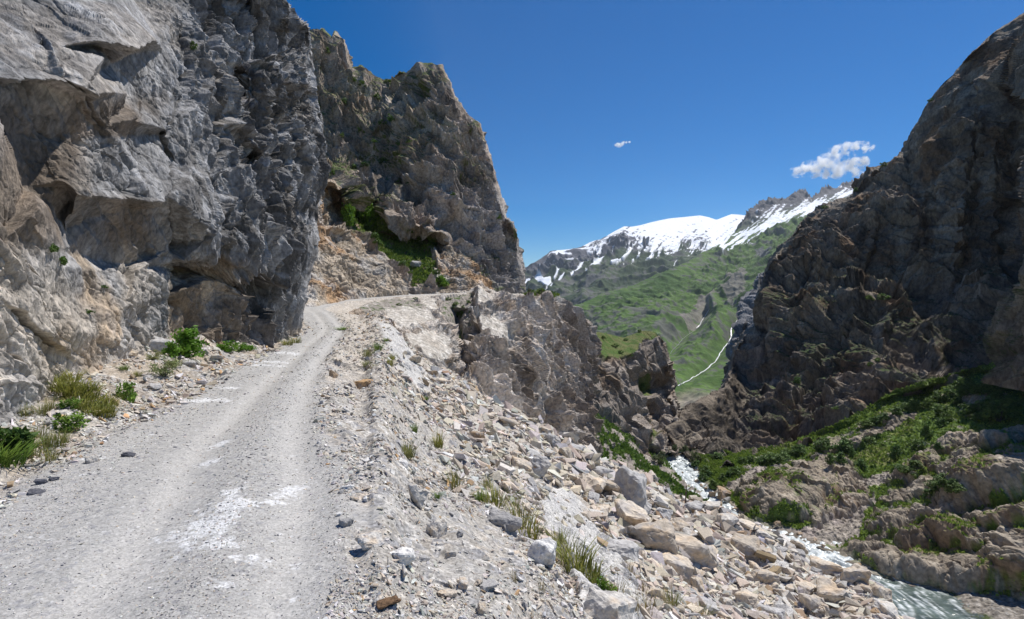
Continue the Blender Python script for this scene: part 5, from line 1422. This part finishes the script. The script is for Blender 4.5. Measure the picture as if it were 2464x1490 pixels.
def bush(px, py, wpx, hpx, kind, label, look=LN, name='bush', cat='bush', group=None, parts=True, sub='stem', fol='foliage'):
    i, p, d = look.at(px, py)
    fm, sm = bush_proto(kind, random.randrange(3))
    w_ = wpx * d / FOC; h_ = hpx * d / FOC
    if parts:
        o = add(name, None, None, label=label, cat=cat, group=group)
        add(fol, fm, None, parent=o); add(sub, sm, None, parent=o)
    else:
        o = add(name, fm, None, label=label, cat=cat, group=group)
    o.location = p - Vector((0, 0, .04 * h_)); o.rotation_euler = (0, 0, random.uniform(0, 6.28)); o.scale = (w_, w_, h_ * 1.05)
    return o

# ---- verge by the rock wall
bush(445, 858, 84, 66, 'leafy', 'leafy bright green bush at the foot of the rock wall')
bush(415, 862, 40, 40, 'leafy', 'smaller leafy shoot on the left side of the bright green bush')
bush(545, 846, 44, 24, 'leafy', 'low green plant between the leafy bush and the overhanging rock nose')
bush(588, 846, 40, 22, 'leafy', 'low green plant nearest the overhanging rock nose')
bush(395, 906, 62, 50, 'sage', 'greyish green feathery shrub on the verge below the leafy bush')
bush(372, 868, 34, 26, 'sage', 'small feathery shrub above the greyish green feathery one')
bush(306, 964, 42, 54, 'thistle', 'upright fern-like green weed on the verge')
bush(36, 1090, 84, 72, 'dark', 'dark broad-leaved plant at the left edge of the picture')
bush(160, 1040, 70, 50, 'thistle', 'prickly green weed beside the crumbly stone on the verge')
bush(165, 985, 40, 30, 'thistle', 'small green weed between the yellow grass and the prickly weed')
tuft(18, 1122, 90, 56, 'green', 'dense bright green grass clump at the left edge of the picture')
tuft(-20, 1120, 90, 60, 'green', 'green grass clump cut off by the left edge of the picture')
for (x, y, w_, h_) in [(150, 935, 60, 55), (172, 950, 60, 58), (195, 962, 66, 60), (215, 980, 66, 56), (238, 992, 60, 52), (252, 975, 50, 46), (165, 915, 50, 42), (135, 920, 44, 40), (205, 940, 50, 44), (228, 1000, 50, 36), (185, 985, 50, 40), (255, 1000, 40, 36)]:
    tuft(x, y, w_ * 1.1, h_ * .72, 'olive', 'yellow-green grass tuft of the patch below the leaning slabs', 'yellow-green grass tufts below the leaning slabs')
for (x, y, w_, h_) in [(90, 1060, 40, 50), (110, 1085, 40, 54), (135, 1075, 40, 46), (75, 1100, 40, 46), (150, 1065, 30, 36), (120, 1110, 34, 40), (60, 1000, 26, 34), (120, 985, 26, 40), (100, 1000, 26, 36)]:
    tuft(x, y, w_, h_, 'mixed', 'thin grass tuft growing among stones at the left verge', 'thin grass tufts at the left verge')
for (x, y, w_, h_, k) in [(690, 832, 26, 16, 'olive'), (712, 826, 26, 18, 'mixed'), (300, 890, 20, 14, 'green'), (255, 845, 22, 14, 'green'), (420, 880, 30, 22, 'olive'), (455, 876, 22, 16, 'mixed'), (330, 905, 22, 16, 'mixed')]:
    tuft(x, y, w_, h_, k, 'small grass tuft at the foot of the rock wall', 'small grass tufts at the foot of the rock wall')
# ---- crevice plants on the near wall
bush(125, 606, 30, 24, 'ledge', 'dark green plant in the crevice left of the overhang', LL, parts=False)
bush(146, 640, 26, 24, 'ledge', 'green plant just under the crevice plant left of the overhang', LL, parts=False)
bush(250, 692, 24, 8, 'ledge', 'flat green plant on the pale apron of the wall', LL, parts=False)
bush(215, 752, 20, 10, 'ledge', 'small green plant low on the pale apron of the wall', LL, parts=False)
bush(466, 118, 14, 24, 'ledge', 'dark green shrub high in the middle of the grey wall', LL, parts=False)
# ---- scree slope
for (x, y, w_, h_, k, lab) in [
        (884, 862, 26, 28, 'sage', 'grey-green tuft at the upper left of the tuft group near the road edge'), (910, 846, 20, 28, 'green', 'greenest tuft of the group near the road edge'), (932, 882, 34, 26, 'olive', 'wide olive tuft of the group near the road edge'),
        (942, 866, 20, 18, 'sage', 'small tuft at the right of the tuft group near the road edge'), (884, 884, 22, 20, 'sage', 'small tuft at the lower left of the tuft group near the road edge'), (906, 890, 22, 16, 'mixed', 'thin tuft at the bottom of the tuft group near the road edge'),
        (826, 792, 30, 9, 'green', 'flat green patch at the inner edge of the road bend'), (928, 824, 14, 14, 'green', 'little green sprig above the tuft group near the road edge'),
        (1056, 1078, 34, 40, 'olive', 'olive tuft with brown base in the middle of the scree'), (982, 1102, 44, 44, 'sage', 'pale grey-green tuft left of the olive tuft on the scree'),
        (996, 1040, 14, 26, 'green', 'small upright green plant above the pale tuft on the scree'), (1024, 964, 14, 12, 'green', 'tiny green plant high on the scree below the white slabs'),
        (1188, 1222, 66, 50, 'olive', 'broad grass tuft above the rounded grey boulder'), (1155, 1210, 26, 34, 'green', 'leafy green sprig left of the broad grass tuft'), (1092, 1168, 40, 46, 'mixed', 'sparse grass on the scree above the pale flat-faced block'),
        (1172, 1180, 26, 40, 'mixed', 'sparse upright grass above the broad grass tuft'), (1252, 1262, 60, 66, 'mixed', 'tall sparse grass right of the rounded grey boulder'), (1268, 1290, 60, 50, 'olive', 'olive grass below the tall sparse grass'), (1051, 1198, 24, 14, 'green', 'small leafy plant right of the pale flat-faced block'),
        (1236, 1220, 30, 30, 'mixed', 'short sparse grass at the edge of the bedrock slab'),
        (1360, 1350, 70, 66, 'mixed', 'tall grass on the left of the grass strip along the bedrock slab'), (1392, 1372, 80, 66, 'olive', 'thick grass in the middle of the grass strip along the bedrock slab'), (1420, 1396, 70, 60, 'olive', 'thick grass at the right of the grass strip along the bedrock slab'), (1340, 1318, 50, 50, 'mixed', 'thin grass at the top of the grass strip along the bedrock slab'),
        (1516, 1376, 26, 40, 'dry', 'dry feathery weed standing before the bedrock slab'), (1543, 1424, 40, 50, 'dry', 'dry weed with green tip beside the bedrock slab'), (1618, 1458, 36, 50, 'mixed', 'feathery green weed in the lower boulder field'), (1592, 1480, 60, 60, 'dry', 'tall dry grass at the bottom edge of the picture'), (1560, 1486, 60, 60, 'dry', 'dry grass left of the tall dry grass at the bottom edge'), (1480, 1440, 60, 70, 'dry', 'thin dry stalks above the large pale boulder at the bottom edge'), (1530, 1470, 50, 66, 'dry', 'thin dry stalks right of the large pale boulder at the bottom edge'), (1690, 1490, 40, 36, 'mixed', 'green weed at the bottom edge under the dark-fronted block'), (1240, 1400, 24, 40, 'dry', 'few dry stalks in the lower middle of the scree'), (1300, 1430, 30, 50, 'dry', 'few dry stalks left of the large pale boulder')]:
    tuft(x, y, w_, h_, k, lab)
bush(1436, 1412, 40, 30, 'leafy', 'leafy green plant at the lower end of the grass strip')
bush(1464, 1430, 36, 26, 'leafy', 'bright green leafy plant beside the large pale boulder at the bottom edge')
# ---- green slope above the road, and the cliff over it
bush(890, 546, 44, 50, 'tree', 'bright green rounded little tree on the grass slope above the road', LM, 'tree', 'tree', sub='trunk', fol='crown')
bush(837, 540, 26, 56, 'tree', 'tall bright green bush against the pale pillar on the grass slope', LM)
bush(1062, 688, 30, 26, 'leafy', 'bright green bush just above the far road', LM)
mb = [(866, 536, 24, 18), (878, 556, 26, 16), (910, 590, 24, 16), (930, 560, 22, 12), (1010, 592, 24, 16), (1034, 586, 28, 18), (1052, 590, 26, 14), (985, 560, 20, 14), (955, 585, 20, 12), (1000, 610, 18, 12), (970, 640, 20, 12), (1040, 680, 22, 16), (1050, 660, 18, 14), (1020, 640, 16, 10), (990, 660, 16, 10), (940, 612, 16, 12), (855, 500, 22, 18), (900, 572, 20, 14)]
for (x, y, w_, h_) in mb:
    bush(x, y, w_, h_, 'ledge', 'low green bush on the grass slope above the road', LM, group='low bushes on the grass slope above the road', parts=False)
for (x, y, w_, h_) in [(738, 96, 16, 14), (790, 130, 14, 16), (845, 195, 20, 14), (870, 205, 20, 12), (905, 240, 18, 14), (830, 250, 14, 14), (940, 292, 18, 18), (922, 300, 18, 12), (960, 350, 16, 12), (870, 320, 16, 14), (900, 345, 14, 10), (985, 345, 14, 10), (920, 388, 22, 12), (880, 400, 24, 14), (850, 405, 16, 12), (800, 420, 12, 16), (960, 440, 18, 12), (985, 445, 16, 10), (765, 260, 14, 16), (760, 330, 12, 14), (935, 200, 18, 8), (1090, 470, 12, 8), (820, 330, 14, 12), (1200, 530, 12, 14)]:
    bush(x, y, w_, h_, 'ledge', 'dark green shrub on a ledge of the brown craggy cliff', LM, group='shrubs on ledges of the brown craggy cliff', parts=False)
for (x, y, w_, h_) in [(1095, 735, 14, 10), (1108, 758, 16, 12), (1115, 742, 10, 8), (1128, 730, 12, 8), (1080, 722, 14, 7), (1105, 820, 8, 12), (1325, 862, 12, 16), (1300, 700, 16, 8), (1275, 703, 16, 8), (1332, 705, 14, 7), (1000, 722, 12, 6), (960, 735, 12, 6)]:
    bush(x, y, w_, h_, 'ledge', 'small green shrub on the pale wall under the far road', LO, group='small shrubs on the pale wall under the far road', parts=False)
for (x, y, w_, h_) in [(1415, 812, 14, 10), (1450, 815, 12, 8), (1480, 835, 16, 8), (1540, 800, 10, 7), (1505, 820, 10, 6), (1545, 940, 16, 18), (1552, 1045, 20, 16), (1568, 1050, 14, 14), (1520, 860, 12, 8), (1495, 850, 12, 8)]:
    bush(x, y, w_, h_, 'ledge', 'small shrub on the dark headland', LH, group='small shrubs on the dark headland', parts=False)
for (x, y, w_, h_) in [(2240, 246, 14, 10), (2220, 300, 10, 10), (2126, 402, 14, 12), (2060, 462, 14, 10), (1985, 500, 14, 8), (2125, 720, 26, 14), (2090, 722, 20, 12), (1917, 920, 18, 16), (2140, 705, 20, 12), (2095, 880, 14, 10), (2010, 985, 18, 10), (2110, 870, 16, 10)]:
    bush(x, y, w_, h_, 'ledge', 'small shrub on a ledge of the huge shaded cliff', LR, group='small shrubs on the huge shaded cliff', parts=False)
# ---- bank across the river
f5 = lambda x, y: (x / 4.954 + 1985, y / 4.954 + 842)
f7 = lambda x, y: (x / 2.104 + 1504, y / 2.104 + 782)
bush(*f5(2090, 840), 72, 50, 'bank', 'biggest round dark bush on the grassy bank at the right edge', LB)
bush(*f5(1640, 470), 34, 32, 'bank', 'tall bush under the shadow of the overhang at the top of the grassy bank', LB)
bush(*f5(860, 1300), 25, 33, 'bank', 'lone conical dark bush in the middle of the grassy bank', LB)
bush(*f5(430, 1400), 25, 23, 'bank', 'lone round bush at the lower left of the grassy bank', LB)
bush(*f5(1210, 1050), 25, 32, 'bank', 'lone upright bush below the long grey outcrop on the grassy bank', LB)
for (x, y, w_, h_) in [(1230, 720, 120, 135), (1060, 710, 160, 110), (930, 730, 120, 90), (850, 770, 130, 75), (1330, 610, 150, 110), (1470, 600, 150, 125), (1560, 520, 150, 100), (1720, 540, 160, 130), (1850, 520, 160, 130), (2050, 500, 200, 150), (2250, 430, 200, 170), (2330, 360, 150, 140), (2080, 590, 160, 100), (1910, 690, 170, 130), (1750, 770, 200, 130), (1830, 840, 120, 80), (2230, 700, 180, 150), (1380, 770, 180, 120), (1450, 850, 120, 115), (1390, 915, 110, 100), (1100, 1190, 150, 120), (330, 1275, 55, 85), (220, 1190, 140, 120), (540, 1130, 150, 90), (180, 1350, 140, 120), (70, 1350, 100, 100), (510, 910, 140, 70), (620, 870, 140, 75), (700, 840, 130, 75), (1350, 1190, 100, 80), (20, 1150, 70, 90), (1060, 1400, 160, 80), (1980, 620, 120, 100), (2180, 520, 160, 120), (1640, 600, 120, 90), (1580, 650, 110, 80), (900, 1440, 130, 70), (1010, 1480, 160, 80)]:
    bush(*f5(x, y), w_ / 4.6, h_ / 4.6, 'bank', 'bushy dark green shrub on the grassy bank across the river', LB, group='shrubs on the grassy bank across the river', parts=False)
for (x, y, w_, h_) in [(445, 830, 50, 45), (385, 790, 44, 40), (425, 775, 40, 36), (490, 790, 44, 36), (560, 760, 66, 36), (600, 700, 40, 30), (470, 680, 54, 34), (750, 695, 90, 44), (700, 700, 50, 34), (885, 655, 66, 44), (1000, 630, 76, 54), (1110, 640, 80, 60), (360, 720, 40, 30), (410, 745, 50, 30), (530, 770, 40, 30), (800, 680, 60, 34), (640, 690, 44, 30), (820, 660, 60, 34)]:
    bush(*f7(x, y), w_ / 2.0, h_ / 2.0, 'bank', 'green shrub at the foot of the shaded cliff near the river', LB, group='shrubs at the foot of the shaded cliff', parts=False)
for (x, y, w_, h_) in [(290, 735, 54, 74), (262, 700, 44, 50), (240, 730, 24, 34), (310, 690, 40, 40)]:
    bush(*f7(x, y), w_ / 2.1, h_ / 2.1, 'willow', 'grey-green willow bush on the islet in the upper river', LB, group='willow bushes on the islet in the upper river', parts=False)
for (x, y, w_, h_) in [(170, 700, 44, 50), (190, 680, 40, 40), (150, 690, 36, 30)]:
    bush(*f7(x, y), w_ / 2.1, h_ / 2.1, 'willow', 'grey-green bush at the bottom of the green scree by the river', LE, group='bushes at the bottom of the green scree', parts=False)
for (x, y, w_, h_) in [(2250, 1178, 34, 18), (2270, 1172, 34, 20), (2290, 1180, 36, 20), (2305, 1186, 34, 18), (2262, 1160, 34, 18), (2235, 1190, 28, 14), (2295, 1166, 26, 14)]:
    bush(x, y, w_, h_, 'bank', 'leafy shrub on the ledge beneath the big overhanging boulder', LB, group='shrubs on the ledge beneath the big overhanging boulder', parts=False)

# ---- grass nobody could count
def turf(name, P, NN, w, n, size, c0, c1, label, seed):
    r = np.random.default_rng(seed)
    w = np.clip(w, 0, None); idx = r.choice(len(P), n, p=w / w.sum())
    k = 3; N_ = n * k
    b = np.repeat(P[idx], k, 0) + r.normal(0, size * .4, (N_, 3)) * np.array([1, 1, .2])
    a = r.uniform(0, 6.283, N_); s = size * r.uniform(.5, 1.3, N_)
    side = np.stack([np.cos(a), np.sin(a), np.zeros(N_)], 1) * (s * .45)[:, None]
    top = b + np.stack([r.normal(0, .35, N_), r.normal(0, .35, N_), np.ones(N_)], 1) * s[:, None]
    V = np.stack([b - side, b + side, top + side * .5, top - side * .5], 1).reshape(-1, 3)
    F = np.arange(N_ * 4).reshape(-1, 4)
    c = np.array(c0) + (np.array(c1) - np.array(c0)) * r.random((N_, 1))
    return add(name, mesh_from(name, V, F, np.repeat(c, 4, 0)), M['grass'], label=label, cat='grass', kind='stuff')
rb_ = R['bank'][1]
vm = (rb_.dx < 2560) * (rb_.edge > 22) * np.clip(rb_.D / 100, .5, 1.6)
turf('grass', R['bank'][2], None, (rb_.grass > .55) * vm, 15000, .30, (.12, .21, .04), (.26, .36, .09), 'green grass and herbs covering the bank across the river', 1)
rm = R['mid'][1]
turf('grass', R['mid'][2], None, R['mid'][3] * 1.0, 2600, .34, (.10, .17, .035), (.21, .29, .07), 'green grass on the slope between the cliff and the far road', 2)
turf('grass', R['low'][2], None, R['low'][1].gr * 1.0, 1200, .32, (.09, .16, .03), (.20, .28, .06), 'green grass on the far terrace with the fence posts', 4)
re = R['scree'][1]; sw = np.clip(R['scree'][0].attributes['Col'].data[0].color[0], 0, 1) * 0
ce = np.zeros(len(re.P) * 4, F4); R['scree'][0].attributes['Col'].data.foreach_get('color', ce); ce = ce.reshape(-1, 4)
turf('grass', R['scree'][2], None, (ce[:, 1] > ce[:, 0] * 1.25) * 1.0, 7000, .5, (.08, .15, .03), (.18, .28, .065), 'strips of green grass on the scree above the river', 3)

# ================================================================== posts, boulders by the river
def post(px, py, hpx, label, look, name='wooden_post', wpx=2.6, lean=0.0, group=None, col=(.13, .10, .08)):
    i, p, d = look.at(px, py); h_ = hpx * d / FOC; w_ = wpx * d / FOC / 2
    bm = bmesh.new(); prev = None
    r = random.Random(int(px))
    for t in range(6):
        z = -.25 * h_ + 1.25 * h_ * t / 5; rr = w_ * (1 - .06 * t) * r.uniform(.9, 1.1)
        ring = [bm.verts.new((rr * math.cos(a * .785) + lean * z, rr * math.sin(a * .785) * .8, z + (r.uniform(-.03, .03) * h_ if t == 5 else 0))) for a in range(8)]
        if prev:
            for a in range(8): bm.faces.new((prev[a], prev[(a + 1) % 8], ring[(a + 1) % 8], ring[a]))
        prev = ring
    bm.faces.new(prev)
    V = np.array([v.co for v in bm.verts]); bm.verts.index_update()
    me = bpy.data.meshes.new(name); bm.to_mesh(me); bm.free()
    a = me.attributes.new('Col', 'FLOAT_COLOR', 'POINT')
    a.data.foreach_set('color', np.tile(np.array([*col, 1], F4), len(me.vertices)))
    o = add(name, me, M['wood'], label=label, cat='post', group=group); o.location = p
    return o
post(1648, 1226, 56, 'weathered wooden post leaning out of the boulders on the slope above the river', LN, lean=.04, wpx=4)
post(1272, 712, 19, 'thin fence post nearest the cliff on the far grassy terrace', LO, 'fence_post', 2.4)
post(1283, 716, 17, 'middle thin fence post on the far grassy terrace', LO, 'fence_post', 2.4)
post(1302, 717, 18, 'thin fence post farthest from the cliff on the far grassy terrace', LO, 'fence_post', 2.4)

def rock_on(look, px, py, wpx, hpx, tone, proto, label, group=None, lift=.25, name='boulder'):
    i, p, d = look.at(px, py); W = wpx * d / FOC; H = hpx * d / FOC
    o = add(name, big_proto(proto, tone, .8, 6), None, label=label, cat='boulder', group=group)
    o.matrix_world = Matrix.Translation(p + Vector((0, 0, H * lift))) @ Matrix.Rotation(random.uniform(0, 6), 4, 'Z') @ Matrix.Diagonal((W / 2, W * .42, H / 2, 1))
class Plane:
    def at(self, px, py):
        p = on_plane(px, py, ZR); return 0, Vector(p), (p - CAM) @ FWD
PL = Plane()
rock_on(PL, 1737, 1196, 50, 36, 'brown', 70, 'largest brownish boulder splitting the white river', lift=.2)
rock_on(PL, 1712, 1192, 26, 18, 'brown', 71, 'brown boulder left of the largest one in the white river', lift=.2)
rock_on(PL, 1752, 1210, 24, 20, 'grey', 72, 'grey boulder just below the largest one in the white river', lift=.2)
rock_on(PL, 1730, 1214, 20, 14, 'brown', 73, 'small brown boulder alone in the white river below the others', lift=.2)
for k, (x, y, w_, h_) in enumerate([(1700, 1178, 12, 8), (1688, 1170, 12, 7), (1676, 1160, 14, 8), (1770, 1226, 16, 10), (1786, 1238, 18, 10), (1642, 1138, 12, 6), (1926, 1288, 16, 9), (1960, 1302, 18, 9), (1980, 1316, 14, 9), (2068, 1360, 14, 8)]):
    rock_on(PL, x, y, w_, h_, 'brown', 70 + k % 6, 'small dark boulder along the edge of the white river', 'small boulders along the white river', lift=.25)
rock_on(LB, 1872, 1268, 26, 26, 'brown', 75, 'lone rounded brown boulder on the bare toe of the opposite bank', lift=.35)
rock_on(LM, 1000, 640, 26, 18, 'grey', 76, 'lone grey boulder resting on the grass slope above the far road', lift=.3)
rock_on(LO, 1293, 714, 12, 8, 'brown', 77, 'brown stone among the posts on the far grassy terrace', lift=.4, name='stone')
rock_on(LO, 1298, 719, 10, 9, 'brown', 78, 'darker stone in front of the brown stone on the far grassy terrace', lift=.4, name='stone')
rock_on(LO, 1130, 747, 15, 12, 'grey', 79, 'grey boulder lodged under the far road in the grey scree', lift=.4)
rock_on(LO, 1145, 765, 18, 13, 'tan', 80, 'tan boulder below the grey one lodged under the far road', lift=.4)

# ================================================================== clouds
def cloud(name, blobs, dep, label, seed, dens):
    bm = bmesh.new()
    c0 = unproject(np.mean([b[0] for b in blobs]), np.mean([b[1] for b in blobs]), dep)
    for x, y, r_ in blobs:
        p = unproject(x, y, dep) - c0; rr = r_ * dep / FOC * 1.5
        bmesh.ops.create_icosphere(bm, subdivisions=3, radius=rr, matrix=Matrix.Translation(Vector(p)) @ Matrix.Diagonal((1, 1.1, .85, 1)))
    me = bpy.data.meshes.new(name); bm.to_mesh(me); bm.free()
    o = bpy.data.objects.new(name, me); COL.objects.link(o)
    md = o.modifiers.new('join', 'REMESH'); md.mode = 'VOXEL'; md.voxel_size = dep / FOC * min(b[2] for b in blobs) * .35
    dg = bpy.context.evaluated_depsgraph_get(); me2 = bpy.data.meshes.new_from_object(o.evaluated_get(dg)); o.modifiers.clear(); o.data = me2
    V = np.zeros(len(me2.vertices) * 3, F4); me2.vertices.foreach_get('co', V); V = V.reshape(-1, 3)
    NNv = np.zeros(len(V) * 3, F4); me2.vertices.foreach_get('normal', NNv); NNv = NNv.reshape(-1, 3)
    u = dep / FOC * max(b[2] for b in blobs)
    m = bpy.data.materials.new(name + '_vapour'); m.use_nodes = True; nt = m.node_tree; nt.nodes.clear(); N = nt.nodes; Lk = nt.links.new
    out = N.new('ShaderNodeOutputMaterial'); pv = N.new('ShaderNodeVolumePrincipled')
    tc = N.new('ShaderNodeTexCoord'); nz = N.new('ShaderNodeTexNoise'); nz.inputs['Scale'].default_value = 1.0 / (u * (.9 if len(blobs) > 6 else 1.8)); nz.inputs['Detail'].default_value = 7; nz.inputs['Roughness'].default_value = .62
    Lk(tc.outputs['Object'], nz.inputs['Vector'])
    def math_(op, a, b):
        k = N.new('ShaderNodeMath'); k.operation = op
        for q_, v in ((0, a), (1, b)):
            if isinstance(v, (int, float)): k.inputs[q_].default_value = v
            else: Lk(v, k.inputs[q_])
        return k.outputs[0]
    field = None
    for x, y, r_ in blobs:
        p = unproject(x, y, dep) - c0
        vd = N.new('ShaderNodeVectorMath'); vd.operation = 'DISTANCE'; Lk(tc.outputs['Object'], vd.inputs[0]); vd.inputs[1].default_value = tuple(p)
        f = math_('SUBTRACT', 1.0, math_('DIVIDE', vd.outputs['Value'], r_ * dep / FOC * 1.25))
        field = f if field is None else math_('MAXIMUM', field, f)
    tot = math_('ADD', field, math_('MULTIPLY', math_('SUBTRACT', nz.outputs[0], .53), 4.2))
    mr = N.new('ShaderNodeMapRange'); mr.interpolation_type = 'SMOOTHSTEP'; mr.inputs[1].default_value = .12; mr.inputs[2].default_value = .85; mr.inputs[3].default_value = 0; mr.inputs[4].default_value = dens / u
    Lk(tot, mr.inputs[0]); Lk(mr.outputs[0], pv.inputs['Density'])
    pv.inputs['Color'].default_value = (1, 1, 1, 1); pv.inputs['Anisotropy'].default_value = .5
    Lk(pv.outputs[0], out.inputs['Volume'])
    me2.materials.clear(); me2.materials.append(m); m.cycles.volume_step_rate = .5 if hasattr(m, 'cycles') and hasattr(m.cycles, 'volume_step_rate') else 1
    o.location = c0; o['label'] = label; o['category'] = 'cloud'
    return o
cloud('cloud', [(1920, 412, 13), (1940, 408, 17), (1960, 406, 19), (1982, 398, 20), (2000, 386, 21), (2014, 368, 19), (2036, 360, 16), (2058, 356, 14), (2080, 354, 12), (2096, 357, 8), (2022, 408, 19), (2042, 402, 18), (2062, 396, 16), (2078, 388, 13), (2062, 414, 15), (2076, 424, 10), (1992, 416, 13), (1962, 420, 10)], 9500, 'large ragged white cloud touching the edge of the shaded cliff', 301, 3.2)
cloud('cloud', [(1481, 349, 5), (1489, 347, 6.5), (1498, 345, 6), (1506, 343, 4), (1514, 342, 2.6)], 9500, 'tiny white wisp of cloud alone in the blue sky', 302, 2.0)
# ================================================================== camera and light
cam = bpy.data.cameras.new('camera'); cam.lens = 20; cam.sensor_width = 36; cam.clip_start = .1; cam.clip_end = 60000
co = bpy.data.objects.new('camera', cam); COL.objects.link(co)
co.location = CAM; co.rotation_euler = (math.pi / 2 - PITCH, 0, 0); scene.camera = co
HAZE = 3.2e-5
SUN_AZ, SUN_EL = 54.0, 60.0      # azimuth to the right of the view, elevation
sd = Vector((math.sin(math.radians(SUN_AZ)) * math.cos(math.radians(SUN_EL)), math.cos(math.radians(SUN_AZ)) * math.cos(math.radians(SUN_EL)), math.sin(math.radians(SUN_EL))))
sl = bpy.data.lights.new('sun', 'SUN'); sl.energy = 5.0; sl.angle = math.radians(.53); sl.color = (1, .96, .9)
so = bpy.data.objects.new('sun', sl); COL.objects.link(so); so.rotation_euler = sd.to_track_quat('Z', 'Y').to_euler()
w = bpy.data.worlds.new('World'); scene.world = w; w.use_nodes = True
nt = w.node_tree; bg = nt.nodes['Background']
sky = nt.nodes.new('ShaderNodeTexSky'); sky.sky_type = 'NISHITA'; sky.sun_disc = False
sky.sun_elevation = math.radians(SUN_EL); sky.sun_rotation = math.radians(SUN_AZ)
sky.altitude = 2400; sky.air_density = 1.0; sky.dust_density = .25; sky.ozone_density = 2.2
hs = nt.nodes.new('ShaderNodeHueSaturation'); hs.inputs['Saturation'].default_value = 1.65; hs.inputs['Value'].default_value = 1.1; hs.inputs['Hue'].default_value = .505
nt.links.new(sky.outputs[0], hs.inputs['Color']); nt.links.new(hs.outputs[0], bg.inputs[0]); bg.inputs[1].default_value = .085
scene.view_settings.view_transform = 'Standard'; scene.view_settings.look = 'None'
scene.view_settings.exposure = .14; scene.view_settings.gamma = 1
scene.cycles.volume_bounces = 12; scene.cycles.max_bounces = 12; scene.cycles.diffuse_bounces = 3
# ---- the air between the near rocks and the far mountains: one closed box of even haze
bm = bmesh.new(); bmesh.ops.create_cube(bm, size=1)
me = bpy.data.meshes.new('haze'); bm.to_mesh(me); bm.free()
hz = bpy.data.objects.new('haze', me); COL.objects.link(hz)
allv = [o.matrix_world @ Vector(c) for o in scene.objects if o.type == 'MESH' and o.get('category') != 'cloud' and o is not hz for c in o.bound_box]
lo_ = Vector([min(v[k] for v in allv) for k in range(3)]) - Vector((60, 60, 1)); hi_ = Vector([max(v[k] for v in allv) for k in range(3)]) + Vector((60, 60, 30))
hz.location = (lo_ + hi_) / 2; hz.scale = hi_ - lo_
hm = bpy.data.materials.new('haze_air'); hm.use_nodes = True; nt = hm.node_tree; nt.nodes.clear()
ho = nt.nodes.new('ShaderNodeOutputMaterial'); hv = nt.nodes.new('ShaderNodeVolumePrincipled'); hv.inputs['Color'].default_value = (.80, .88, 1, 1); hv.inputs['Density'].default_value = HAZE; hv.inputs['Anisotropy'].default_value = .2
nt.links.new(hv.outputs[0], ho.inputs['Volume']); me.materials.append(hm)
hz['label'] = 'thin blue haze filling the air of the valley'; hz['category'] = 'haze'; hz['kind'] = 'stuff'
print('haze', lo_, hi_)
print('script', round(time.time() - T0, 1))
